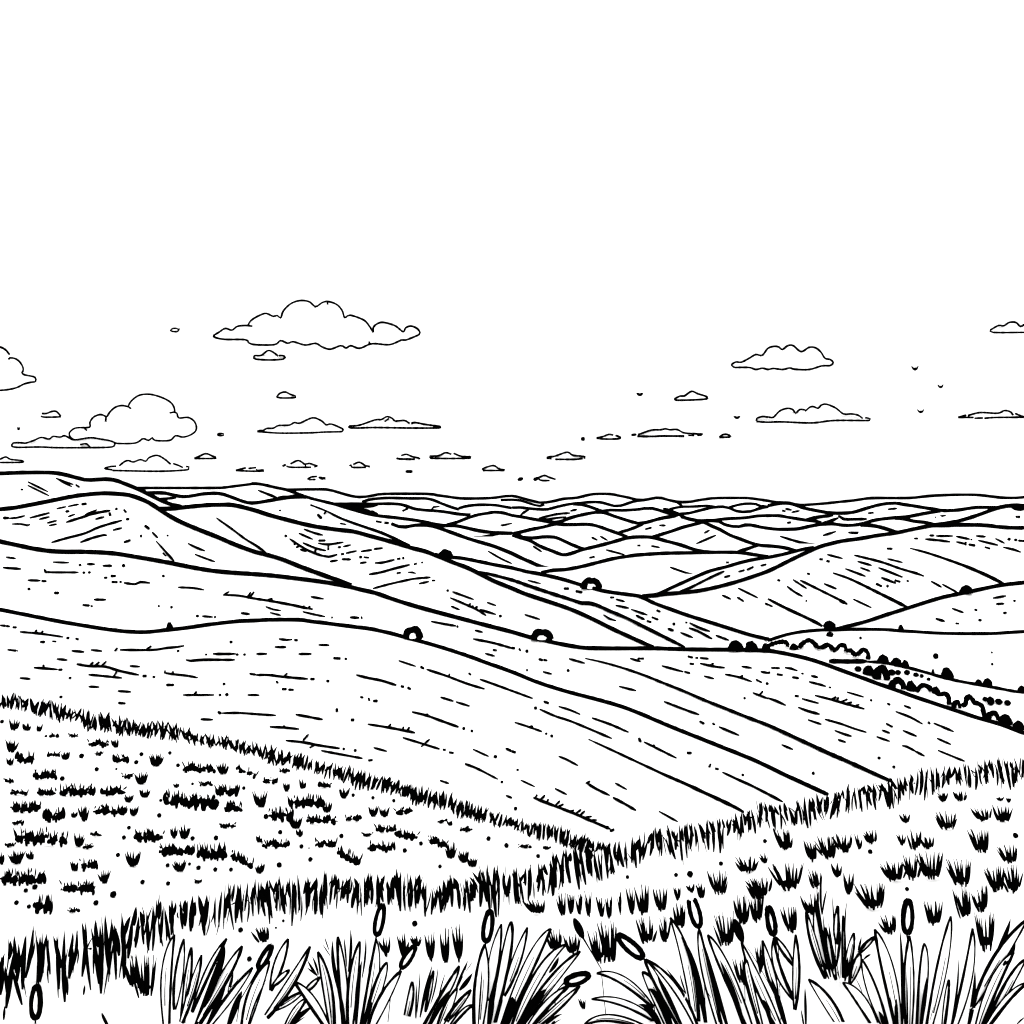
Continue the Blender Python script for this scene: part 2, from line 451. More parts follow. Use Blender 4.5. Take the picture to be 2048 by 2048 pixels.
# ------------------------------------------------------------------ lines and dashes lying on the hills
MARKS = """
B0 212,165 360,238 /8; 212,192 368,268 /8; 425,138 490,165 555,185 /10; 445,150 540,200 /8; 575,188 595,202 /7; 160,222 172,223 /6;
430,367 500,352 /9; 515,350 595,333 /9; 620,333 648,330 /13; 500,388 518,386 /13; 515,428 565,408 /8; 500,470 560,450 620,432 700,405 830,380 /14;
640,415 730,375 /9; 875,372 880,366 /9; 938,378 948,390 /9; 828,402 830,416 /12; 720,447 785,428 /12; 955,447 970,444 /11; 30,437 60,437 /14;
70,440 130,435 188,420 /10; 225,437 375,398 /12; 297,447 375,428 /11; 358,475 428,457 /10; 372,495 428,483 /10; 92,483 160,483 210,493 224,487 /10;
390,622 500,590 640,553 750,505 918,455 /13; 605,622 690,590 785,565 805,568 /13; 850,530 918,512 /11; 938,620 980,605 /12; 1063,573 /15; 1097,497 1122,517 /14;
1150,545 1190,587 /9; 1180,613 1240,680 1310,760 /6-16; 1232,703 1250,722 /6; 1265,570 /8; 1420,630 1480,660 1545,685 /11; 1473,712 1540,738 1620,767 /10;
1633,437 1750,520 1850,595 B1 0,645 75,700 /8-14;
B0 47,733 118,743 /9; 25,812 157,822 /13; 402,770 440,772 518,775 /11; 603,792 /13; 657,785 715,786 /11; 778,798 845,798 /14; 932,797 /18;
335,825 345,845 590,848 /11; 633,850 /13; 675,848 /13; 840,875 868,875 /13; 787,888 803,888 /10; 847,920 880,921 /12; 908,920 /12; 937,927 1020,937 1060,920 1130,928 /13;
1230,875 /14; 212,907 305,910 /13; 318,913 345,914 /10; 218,973 /14; 415,1003 437,1003 /14; 712,1053 798,1054 /13; 628,1094 670,1098 /11; 690,1103 /9;
1345,960 1460,966 1540,980 /11; 1685,1018 1800,1023 B1 0,1047 120,1065 280,1095 360,1113 425,1125 /12-15; B0 1690,1015 1730,993 /8; 1870,1030 1890,1000 /8; 1890,1030 1915,997 /8;
1197,1102 /10; 1293,1110 /17; 1490,1177 /14; 1528,1178 1605,1185 /12; 1622,1185 /13; 1820,1155 1885,1163 /12;
0,1247 72,1255 /12; 100,1262 118,1263 /10; 152,1297 300,1310 475,1335 /12; 265,1303 275,1285 /8; 308,1310 322,1293 /8; 512,1343 /13; 575,1348 594,1355 /10; 310,1373 330,1373 /14;
400,1368 420,1370 /6; 60,1432 132,1440 /11; 545,1440 632,1448 /13; 688,1433 768,1442 /12; 870,1437 882,1422 /8; 907,1433 1150,1433 1260,1418 1330,1412 1388,1402 /13;
1110,1425 1137,1407 /8; 1343,1441 /12; 432,1502 505,1509 /13; 583,1540 670,1555 800,1560 900,1590 1047,1622 /15; 680,1550 700,1528 /10; 720,1550 745,1528 /10; 765,1555 800,1520 /9;
258,1567 330,1572 433,1580 /13; 330,1570 328,1550 /9; 445,1583 465,1582 /11; 672,1620 780,1630 920,1645 /12; 860,1630 880,1597 /6; 1080,1630 1108,1630 /13; 1162,1637 /14;
152,1645 227,1652 /12; 528,1645 /14; 672,1710 747,1713 /11; 892,1743 988,1750 /13; 898,1833 942,1837 /12; 982,1554 1055,1560 /12; 1405,1508 1440,1515 1540,1507 1772,1508 /13;
1610,1463 1778,1463 /14; 1790,1468 /12; 1845,1468 /12; 1555,1468 /9; 1743,1373 /14; 1240,1605 1300,1615 1420,1628 1490,1643 /12; 1245,1605 1245,1592 /7; 1300,1612 1305,1600 /8;
1260,1697 1305,1697 /13; 1690,1690 /13; 1383,1773 1613,1773 /12; 1465,1770 1480,1752 /9; 1660,1773 /12; 1712,1770 /18; 1872,1773 B1 0,1773 22,1775 /13; B0 1887,1612 1932,1620 /12;
1650,1903 1662,1910 /14; 1677,1910 1800,1908 B1 0,1917 150,1927 /12; B0 460,1788 /13;
B1 175,380 187,381 /6; 470,415 490,435 /16; 515,405 527,388 /7; 635,478 680,487 /7; 225,573 /15; 325,553 428,598 /11; 363,522 440,550 505,567 /11;
255,595 330,645 400,685 500,722 550,730 615,713 /12; 285,637 297,633 /7; 305,660 325,648 /7; 335,675 380,690 /9; 355,625 450,665 525,683 /12; 475,608 520,607 /12; 470,628 545,637 660,620 /11;
545,640 545,675 /8; 450,670 445,692 /8; 620,658 640,657 /10; 660,653 717,640 /9; 680,703 760,685 /11; 645,710 662,709 /11; 560,765 617,757 /11; 650,748 715,750 /12; 792,690 875,678 /12; 890,672 957,664 /11;
780,732 800,732 /14; 815,733 850,737 /7; 785,778 835,771 /12; 898,777 950,775 1045,752 /13; 1065,748 1085,744 /11; 1112,740 /13; 853,863 940,848 1040,820 1160,790 /13; 1195,787 1213,780 /8;
1247,773 1258,773 /6; 1063,855 1092,849 /8; 1148,847 1180,848 1205,855 /11; 883,970 1000,938 1100,915 1200,895 1318,885 /11; 1230,933 1305,917 /10; 1328,909 1350,909 /6;
1443,985 1453,985 /12; 1485,995 1560,1022 1642,1052 /11; 1467,1040 1560,1080 1660,1125 1735,1172 /11; 1690,1128 1810,1165 /12; 1600,1100 1618,1085 /7; 1630,1110 1640,1100 /9; 1655,1118 1670,1105 /9;
1745,1075 1810,1098 /10; 1472,1103 1537,1130 /9; 1843,1177 /15; 415,1032 510,1048 /11; 75,1107 130,1127 187,1136 /9; 107,1152 187,1172 /9; 355,1145 430,1163 520,1182 /11; 567,1188 580,1188 /7;
710,1187 780,1191 /14; 797,1190 /15; 1322,1218 1420,1237 1510,1252 /13; 1522,1257 /13; 1653,1285 1712,1300 /9; 1640,1350 1790,1380 1932,1420 /13; 1790,1433 1815,1437 /11; 1730,1460 1803,1480 /9;
90,1055 125,1045 /9; 350,1113 365,1103 /9; 395,1120 405,1105 /9; 905,462 948,471 /8; 968,473 1003,476 /13; 1750,687 1850,745 1932,782 /8; 1845,490 1860,493 1932,477 /8;
175,1350 235,1358 270,1355 /13; 290,1357 308,1360 /11; 145,1411 225,1412 /14; 475,1395 550,1397 /14; 7,1463 83,1463 /14; 325,1464 415,1463 /14; 590,1495 635,1498 /14; 678,1501 /14;
0,1622 100,1622 200,1635 390,1652 /14; 215,1630 232,1612 /9; 415,1653 437,1653 /14; 542,1668 /14; 155,1672 163,1680 /8; 197,1728 225,1729 /13; 250,1733 278,1734 /11;
760,1622 850,1645 950,1665 1060,1700 /14; 1098,1708 1115,1712 /13; 1150,1720 1165,1727 /14; 787,1785 805,1792 /10; 850,1800 855,1812 /10; 890,1818 912,1818 /14; 610,1882 610,1896 /15;
1080,1515 1205,1557 /11; 1247,1562 1265,1572 /13; 1290,1580 1440,1630 1600,1690 1725,1728 /13; 1455,1630 1460,1618 /8; 1608,1610 1620,1620 /8; 1692,1655 1810,1697 1932,1742 B2 0,1742 157,1800 /12;
B1 1395,1790 1490,1820 /12; 1510,1825 1613,1858 /12; 1105,385 1145,365 /9; 1385,350 1340,355 1325,370 /8;
B2 600,583 645,605 /10; 665,575 722,607 /8; 1003,523 1055,510 /9; 1110,493 1160,494 /8; 1450,552 1490,530 /9; 1390,632 1538,568 /11; 945,645 970,645 /7; 1050,648 1115,660 /9; 583,740 625,728 /9;
710,678 850,715 /11; 158,650 225,693 /9; 1615,773 1637,773 /7; 1713,842 1750,832 /9; 1777,827 1817,808 /11; 1880,797 1915,788 /8; 1600,885 1645,872 /12; 1707,967 1780,1003 1855,1040 /11;
1585,1020 1652,1050 /11; 1700,1035 1750,1068 /11; 1910,1082 1932,1092 /11; 120,908 215,932 /8; 395,970 430,970 /12; 485,990 525,998 /13; 745,1037 768,1037 /9; 785,1050 850,1068 /10;
785,1097 880,1117 /12; 900,1127 1023,1170 /11; 1095,1135 1115,1143 /10; 937,1172 1000,1203 /12; 1058,1187 1100,1203 /10; 1020,1215 1048,1223 /12; 1222,1237 /15; 1178,1273 1222,1288 /14;
1273,1302 1365,1340 /11; 1308,1225 1322,1227 /6; 1343,1230 1420,1268 1492,1292 /12; 1337,1268 1400,1290 1508,1348 /12; 1540,1323 1637,1360 /11; 693,1170 735,1197 783,1212 /11; 98,1167 210,1202 /12;
1190,808 1280,840 1390,875 /9; 1010,908 1080,932 1137,957 /10; 1260,995 1340,965 1420,925 1520,875 1600,840 /14; 440,385 490,373 /10; 200,440 340,408 440,400 /11; 200,447 270,447 340,437 410,430 /10; 130,372 90,395 65,415 /12;
0,1418 20,1420 /12; 55,1425 63,1437 /10; 115,1442 /19; 205,1503 230,1510 /13; 242,1508 262,1512 /10; 432,1500 548,1533 /12; 892,1497 970,1520 /10; 950,1498 995,1498 /8; 113,1585 /12;
235,1598 298,1615 /12; 425,1588 /15; 1132,1553 1290,1597 /12; 1305,1598 1340,1608 /10; 1330,1482 1362,1490 /9; 1385,1492 1400,1493 /9; 1420,1493 1485,1500 /12; 1345,1537 1372,1540 /11;
1420,1535 1540,1560 1605,1567 /12; 1500,1545 1520,1535 /8; 1735,1557 1810,1570 /11; 1880,1597 1932,1607 /11; 1450,1630 1523,1650 /11; 1610,1617 1720,1640 1808,1672 /11; 1715,1640 1740,1627 /8;
1845,1658 1883,1677 /8; 1925,1687 /14; 808,1708 935,1740 /11; 1150,1823 1270,1870 1408,1922 /12; 1820,1757 1932,1800 /12; 1870,1770 1890,1748 /8; 1755,1797 /12;
C2 245,465 278,478 /13; 177,513 /17; 212,523 330,575 430,607 560,660 752,742 /12; 355,502 440,528 512,560 /12; 605,588 740,635 878,695 /13; 22,622 140,660 228,692 /11; 147,655 /18; 258,707 /11;
298,724 /16; 0,840 22,847 /12; 42,980 /12; 355,878 410,900 497,947 /12; 67,1057 172,1107 /8; 327,1122 412,1165 /11; 165,1190 300,1243 450,1300 600,1365 740,1425 /16; 175,1190 187,1172 /8;
215,1205 245,1175 /8; 265,1225 272,1205 /8; 325,1250 360,1215 /9; 355,1255 385,1240 /7; 430,1292 465,1285 /8; 480,1310 520,1280 /8; 510,1325 550,1290 /8; 545,1340 600,1330 /8; 590,1360 640,1358 /8; 720,1415 /22; 745,1440 768,1430 /13; 560,1080 585,1068 /8;
565,1080 640,1125 737,1172 /13; 780,1080 865,1127 /9; 765,1190 850,1235 935,1285 /15; 1110,1293 1250,1370 /11; 960,745 970,765 /13; 998,770 1070,805 1160,850 1240,890 /12; 1070,800 /16;
1328,852 1350,852 /14; 1490,955 1497,940 /10; 1535,970 1555,974 /12; 1742,1018 /12; 1148,465 1290,518 1410,562 /12; 1420,615 1448,630 /13; 1517,630 1528,637 /9; 1563,655 1712,718 /13; 25,1272 /20;
C1 303,562 400,580 505,600 /13; 107,655 210,660 325,672 /13; 210,655 /16; 718,603 738,603 /14; 845,635 1000,660 1120,683 1200,700 /13; 1000,655 1015,637 /8; 1105,680 1112,660 /8; 1140,685 1155,662 /9;
1180,543 1290,570 1400,610 1530,657 /14; 1290,565 /16; 1567,667 /16; 1630,686 /14; 227,758 360,772 480,795 632,818 /14; 348,765 395,712 /8; 410,810 440,790 /8; 663,822 /13; 750,833 /15;
495,835 600,855 805,893 /12; 853,908 877,905 /10; 890,812 988,840 /12; 1110,737 1250,780 1387,823 /12; 1248,803 1310,748 /8; 1412,828 1432,829 /11; 1455,847 1493,853 /11; 1640,825 1755,878 /11;
1807,880 /17; 1887,818 1932,840 /12; 1580,935 1660,965 1740,1005 1825,1050 /16-8; 1857,1071 /13; 1390,1060 1455,1082 /10; 1888,1173 1932,1192 /12; C0 1517,597 1605,601 /13;
C3 25,210 88,212 /10; 130,208 175,215 222,232 /12; 0,247 15,245 /10; 68,258 112,265 /12; 183,280 232,288 /12; 328,270 375,281 /13; 310,315 400,338 437,350 /11; 255,252 265,254 /6; 462,357 473,358 /6;
597,393 722,430 /10; 205,422 232,424 /11; 258,443 383,478 /12; 230,508 300,535 390,560 /15; 355,418 480,450 600,485 728,520 /12; 480,445 510,432 /10; 520,455 530,437 /8; 555,465 595,448 /8;
590,480 630,470 /9; 660,495 685,488 /7; 770,452 783,456 /11; 905,480 917,487 /10; 1028,495 1078,515 /11; 0,437 60,458 133,492 /13; 303,602 405,637 /10; 430,598 550,632 650,668 745,697 /11;
505,683 570,708 632,727 /12; 530,752 588,772 /12; 895,632 935,653 /10; 862,680 920,703 /11; 822,730 920,765 /11; 1020,683 1123,727 /11; 965,540 1080,585 1165,633 /12; 1210,618 1218,628 /11;
1253,628 1330,660 1402,692 /11; 1278,742 1380,788 /11; 1285,833 1400,880 1485,915 /11; 1015,797 1050,805 1180,875 /12; 105,790 187,825 /12; 838,890 /15; 950,958 /15; 343,1005 /19;
B3 1108,592 1130,592 /8; 1187,597 1280,605 1373,617 /13; 1223,569 1250,569 /9; 1270,573 1393,573 /12; 1420,576 1520,597 /11; 1535,600 /6; 1420,617 1490,633 /12; 1492,622 1492,640 /7; 1520,638 1560,645 /13;
1570,573 1640,578 /12; 1588,607 1733,642 /13; 1640,658 1673,668 /7; 1715,592 1785,628 /10; 1820,597 /16; 1870,603 /15; 1895,608 1932,612 /12; 1775,658 1850,675 1907,695 /13; 900,668 935,670 /11;
447,713 563,743 /11; 388,748 412,750 /11; 440,760 465,767 /10; 675,765 782,795 /12; 900,745 1015,773 /9; 583,820 737,878 /12; 697,812 773,840 /10; 833,812 930,850 1017,885 /12; 855,887 965,930 /13;
958,908 1000,920 /11; 1050,908 1060,917 /8; 817,933 857,953 /11; 903,951 /15; 298,855 315,863 /9; 70,903 88,910 /10; 190,903 292,970 /9; 145,953 200,995 262,1030 /11; 423,933 518,973 /11;
643,1050 782,1115 /11; 290,1063 /9; 545,1060 575,1075 /22; 1232,915 1310,960 /10; 1315,937 1435,1003 /9; 0,1090 35,1107 /7; 105,380 133,388 /8; 130,367 178,377 /10; 177,395 238,383 /8; 145,475 172,470 /9;
755,402 797,397 /7; 905,372 972,365 /9; 1263,432 /6; 1283,430 1340,417 /8; 415,570 512,540 /11; 605,547 660,550 722,548 /12; 1870,428 1900,430 /12; 1700,1042 1795,1025 /11; 1722,1087 1780,1083 /12;
1857,1060 1868,1067 /9; 1777,1155 1795,1153 /12; 1390,1120 1477,1152 /11; 1563,1128 1576,1134 /9; 1267,1197 1333,1217 /13; 1420,1233 1440,1234 /7; 1600,1208 /14; 700,1343 /15; 1690,1452 /9; 1690,1540 /15;
B2 555,1497 700,1530 850,1573 1000,1625 1150,1685 1300,1745 1450,1810 1600,1870 C2 1770,580 1932,642 C3 150,710 300,780 450,850 600,915 720,970 830,1020 925,1062 /10-32;
C2 580,750 700,805 850,875 1000,945 1150,1015 1300,1080 1450,1150 1600,1220 1700,1270 1745,1297 /8-26; 1590,998 1700,1050 1800,1095 1932,1162 C3 110,1220 /10-17;
B3 0,1048 130,1115 280,1185 380,1235 410,1255 /14-20; 490,852 600,890 710,940 830,1000 950,1060 1055,1113 /10-22; 1070,665 1200,700 1350,750 1500,805 1650,870 1780,935 /8-24;
650,718 850,768 1000,820 1120,855 1178,877 /13; 245,908 400,985 550,1060 600,1090 /13; 90,575 160,597 240,620 320,638 380,645 /10-18; 280,450 350,435 420,425 490,418 /18; 400,480 460,465 530,437 /16; 530,420 570,445 640,447 745,445 /18; 340,447 390,470 /12;
B1 15,228 90,258 160,285 /8-14; 165,285 240,282 320,268 /24; 590,330 690,350 760,368 850,396 /34; 700,368 780,380 860,388 /30; 820,392 880,390 920,405 /12; 720,358 800,353 850,352 920,338 /14;
1620,592 1700,585 1770,570 1840,553 1932,553 /18; 1680,842 1780,865 1932,905 B2 130,950 280,1000 420,1045 530,1080 580,1080 640,1095 740,1140 860,1190 980,1250 1100,1310 1200,1360 1300,1410 /20-24;
B2 800,547 870,530 950,500 1000,475 /18; 1690,697 1770,672 1850,645 1880,640 /20; 1140,365 1200,385 1260,408 1290,430 1350,445 1430,462 /18; 1240,318 1270,335 1290,350 /14; 1870,345 1932,355 /14;
B0 1210,290 1260,290 1330,285 /14; 1240,303 1260,300 /22; 1070,222 1110,250 /18; B3 1840,350 1932,366 /48;
B3 460,1518 530,1518 600,1520 740,1518 /30; 740,1522 860,1527 970,1547 1060,1567 1200,1605 1320,1640 1450,1670 1560,1690 1700,1715 1830,1740 1932,1757 /17
"""
grass_of = {}
for p, w0, w1 in strokes(MARKS):
    sm = smooth(p, 7.0)
    length = sum(math.hypot(sm[i + 1][0] - sm[i][0], sm[i + 1][1] - sm[i][1]) for i in range(len(sm) - 1))
    mx, my = sm[len(sm) // 2]
    L = layer_at(mx, my)
    if L is None or L is LF or L is NM:
        # a line whose middle is behind the grass edge belongs to the hill behind it
        L = layer_at(*sm[0]) if layer_at(*sm[0]) not in (None, LF, NM) else LAYERS[-3]
    pp, rr = [], []
    N = len(sm)
    for i, (x, y) in enumerate(sm):
        t = i / (N - 1)
        w = w0 + (w1 - w0) * t
        e = 1.0
        if length > 12:
            e = min(1.0, 0.62 + 5 * min(t, 1 - t))
        r_px = wob(w, 0.13) * 0.5 * e
        d = L.depth(x, y + r_px)
        q = P(x, y + r_px, d)
        r = r_px * d / FOC
        q.z += r                                   # rests on the ground
        pp.append(q); rr.append(r)
    if length > 44:
        m = MB(); m.tube(pp, rr, sides=6)
        m.build("furrow", INK, L.ob, L.ob.location)
    else:
        grass_of.setdefault(id(L), (L, MB()))[1].tube(pp, rr, sides=6)
for L, m in grass_of.values():
    o = m.build("hill_grass", INK)
    tag(o, "short black dashes of grass on the " + L.ob["label"], "grass", None, "stuff")

# ------------------------------------------------------------------ clouds
CLOUDS = [
 ("white cloud cut off by the left edge, highest on the left", "A0 -250,745 -300,660 -250,520 -150,440 -60,415 0,430 40,450 72,487; 62,523 75,512 120,520 155,550 175,590 172,615 165,625 185,640 235,650 265,660 268,690 230,697 180,710 130,735 70,750 0,757 -120,757 -250,745 /9"),
 ("large puffy cloud with a tall dome low on the left", "A0 860,1148 885,1158 1020,1155 1080,1122 1120,1135 1150,1115 1170,1135 1280,1135 1325,1100 1380,1110 1435,1095 1475,1065 1482,1030 1465,990 1420,962 1350,965 1335,930 1318,922 1280,928 /9; 1318,920 1315,890 1290,850 1230,815 1150,790 1080,788 1030,805 985,845 970,880 990,895 /9; 972,882 920,872 870,885 830,920 805,958 790,950 755,940 705,960 678,1000 675,1035 580,1040 545,1055 523,1080 530,1110 555,1130 /9; 800,955 797,995 /10; 640,1045 655,1060 /9"),
 ("long flat cloud tucked under the left end of the domed cloud", "A0 190,1157 150,1152 100,1155 87,1170 120,1187 300,1185 430,1190 640,1190 820,1187 862,1175 862,1152 830,1138 760,1125 680,1115 560,1130 490,1100 455,1110 400,1105 370,1125 310,1113 250,1138 190,1157 /9; 605,1167 650,1160 680,1187 /8"),
 ("small open ended cloud above the long flat cloud at left", "A0 318,932 350,932 390,917 425,917 458,950 /9; 458,955 440,958 340,960 310,953 /9"),
 ("half of a flat cloud at the left edge just above the tall hill", "A0 -160,1290 -60,1285 0,1275 45,1260 80,1278 170,1288 180,1300 0,1302 -160,1302 -160,1290 /8"),
 ("broken outlined cloud with three humps above the left far hills", "A0 900,1327 940,1295 970,1287 1005,1298 1060,1280 1100,1292 1125,1265 1185,1248 1240,1275 1288,1315 /9; 1307,1310 1350,1325 1380,1340 /8; 1405,1332 1425,1335 1422,1355 1300,1365 1150,1368 850,1362 /9; 875,1330 830,1333 790,1347 845,1357 /8"),
 ("tiny pointed cloud right of the three humped broken cloud", "A0 1467,1270 1500,1257 1552,1235 1600,1252 1628,1270 1467,1272 /9"),
 ("tiny cloud with a tail to the left of the biggest cloud", "A0 1355,290 1345,300 1338,291 1305,290 1287,305 1300,313 1340,313 1352,293 /8"),
 ("tiny ring shaped cloud right of the domed cloud", "A0 1640,1090 1652,1083 1685,1085 1685,1098 1650,1098 1640,1090 /8"),
 ("biggest cloud with many round lobes at upper left", "A0 1650,320 1700,290 1750,303 1790,275 1850,268 1905,273 /9; 1870,270 1890,235 A1 0,205 65,177 100,185 130,200 160,192 187,212 205,160 260,105 330,80 400,88 450,125 500,95 545,87 610,110 650,155 670,208 710,190 810,225 850,265 885,320 /9; 885,320 887,280 920,252 965,245 1050,270 1110,315 1130,285 1170,272 1215,290 1237,320 1230,337 1130,378 1100,377 1010,412 900,405 855,410 780,440 715,420 680,438 640,420 560,447 500,430 450,403 370,415 280,390 240,402 185,382 140,412 0,413 A0 1880,400 1850,375 1690,372 1612,350 1650,320 /10; A1 855,410 855,388 /9; 450,125 440,132 /9; 540,90 540,110 /8"),
 ("small cloud right under the biggest cloud", "A1 -20,512 -10,495 40,493 90,457 130,470 165,497 /9; 172,495 200,495 222,508 205,522 100,528 0,522 -20,512 /10"),
 ("small lone cloud below the biggest cloud, in open sky", "A1 155,808 180,780 222,770 260,788 298,800 298,812 200,815 155,808 /9"),
 ("wide low cloud with a pointed top left of the middle", "A1 10,1068 30,1060 55,1060 80,1045 130,1043 170,1023 250,1020 290,1000 330,1005 425,965 490,985 530,1017 570,1012 660,1052 650,1068 520,1072 400,1078 180,1080 10,1068 /9"),
 ("thin flat cloud with a small knob on top, left of middle", "A1 703,1025 780,1020 900,980 945,978 990,955 1030,970 1050,988 1120,985 1160,1008 /9; 1170,1008 1200,1000 1280,1015 1390,1030 1392,1040 1200,1042 900,1038 760,1042 703,1038 703,1025 /10; 970,995 1005,968 /8; 1335,1032 1388,1035 /18"),
 ("small split cloud below the thin flat cloud", "A1 1095,1250 1135,1240 1180,1258 1235,1270 1225,1278 /9; 1060,1268 1085,1275 1200,1278 /12"),
 ("thin cloud with a broken top near the middle", "A1 1310,1255 1380,1250 1430,1228 1475,1240 /9; 1490,1232 1550,1255 1620,1258 1615,1270 1320,1270 1310,1255 /9; 1560,1262 1615,1264 /15"),
 ("small double humped cloud low left of the middle", "A1 260,1312 320,1287 370,1315 400,1308 465,1330 /9; 200,1330 225,1317 /10; 230,1330 270,1338 415,1338 /9; 372,1315 375,1335 /6; 440,1335 460,1330 /8"),
 ("small bowl shaped cloud above the dark far ridge", "A1 733,1317 780,1300 830,1328 855,1328 850,1340 /9; 705,1328 715,1320 725,1338 830,1339 /10"),
 ("small peaked cloud with end caps near the middle", "A1 1710,1360 1712,1348 1790,1325 1835,1350 1875,1357 1872,1362 1710,1362 /9; 1835,1340 1840,1360 /8"),
 ("tiny half filled cloud lowest on the left sky", "A1 388,1430 415,1412 460,1407 /9; 472,1412 500,1422 520,1420 520,1432 /16; 400,1432 450,1430 /8"),
 ("tiny solid black lozenge cloud left of the middle", "A1 1128,1370 1182,1370 /22"),
 ("flat sketchy cloud low on the left, mostly dark", "A0 1780,1360 1855,1342 /9; 1875,1347 1932,1340 /9; 1780,1362 1860,1366 A1 0,1368 60,1366 /9; A0 1790,1360 1830,1352 /15; A1 0,1352 10,1363 60,1358 /14"),
 ("small smooth hump cloud right of the middle, rather high", "A2 1225,822 1270,800 1300,800 1355,765 1400,782 1470,805 1475,820 1400,828 1240,832 1225,822 /10"),
 ("tiny solid black oval cloud at the left of a row", "A2 520,1124 550,1124 /27"),
 ("small low cloud next to the black oval", "A2 637,1115 690,1105 730,1090 765,1095 /9; 780,1097 820,1112 800,1123 700,1125 637,1118 /10"),
 ("long low cloud with a flat top right of the middle", "A2 900,1095 940,1090 /16; 950,1092 1050,1058 1120,1055 1160,1047 1190,1055 1245,1053 1300,1078 1390,1085 1440,1088 /9; 1395,1092 1438,1090 /18; 945,1105 1070,1105 1130,1102 1300,1103 /12; 1330,1098 1375,1098 /7"),
 ("tiny cloud at the right end of the low row", "A2 1565,1110 1590,1092 1625,1090 1650,1105 1640,1110 1565,1112 /11"),
 ("small cloud with one hump low right of the middle", "A2 260,1265 285,1258 320,1255 400,1227 430,1227 460,1247 548,1257 547,1275 /9; 260,1270 300,1272 /9; 325,1278 480,1278 535,1270 /10"),
 ("tiny dark leaning cloud lowest in the middle sky", "A2 42,1434 60,1428 85,1422 /23"),
 ("tiny saucer shaped cloud just above the middle of the skyline", "A2 163,1425 200,1415 245,1400 280,1413 330,1430 /10; 205,1422 205,1430 230,1438 285,1438 /9; 163,1425 175,1437 200,1420 /10"),
 ("puffy cloud with four round lobes at upper right", "A2 1680,585 1657,565 1690,543 1730,545 1790,515 1840,487 1888,493 1932,440 A3 50,425 85,432 107,450 150,420 190,420 250,465 310,433 360,437 400,470 430,515 470,525 492,547 470,570 405,573 310,600 200,598 165,588 110,600 40,592 0,600 A2 1890,590 1840,600 1790,585 1680,585 /10"),
 ("wide cloud with several humps and a flat base on the right", "A2 1845,990 1847,970 1890,955 1932,960 /9; A3 0,958 40,960 90,912 150,893 190,905 208,930 240,902 280,905 /9; 280,915 320,882 350,882 378,893 400,870 440,862 510,890 570,935 630,935 680,945 715,970 /9; 735,963 770,972 765,985 500,985 330,1003 100,995 0,998 A2 1845,993 /10"),
 ("cloud cut off by the right edge, highest on the right", "A3 1680,300 1740,268 1780,270 1820,245 1870,245 1905,275 1932,262 1990,240 2060,290 2050,320 1932,320 1700,320 1680,300 /9"),
 ("thin cloud cut off by the right edge, lower one", "A3 1437,960 1495,945 /10; 1510,947 1600,925 1730,930 1785,910 1830,920 1850,945 /9; 1865,932 1932,957 2000,960 /9; 1437,962 1550,962 /9; 1560,968 1620,966 /9; 1635,968 1720,962 1932,961 2000,962 /9"),
]
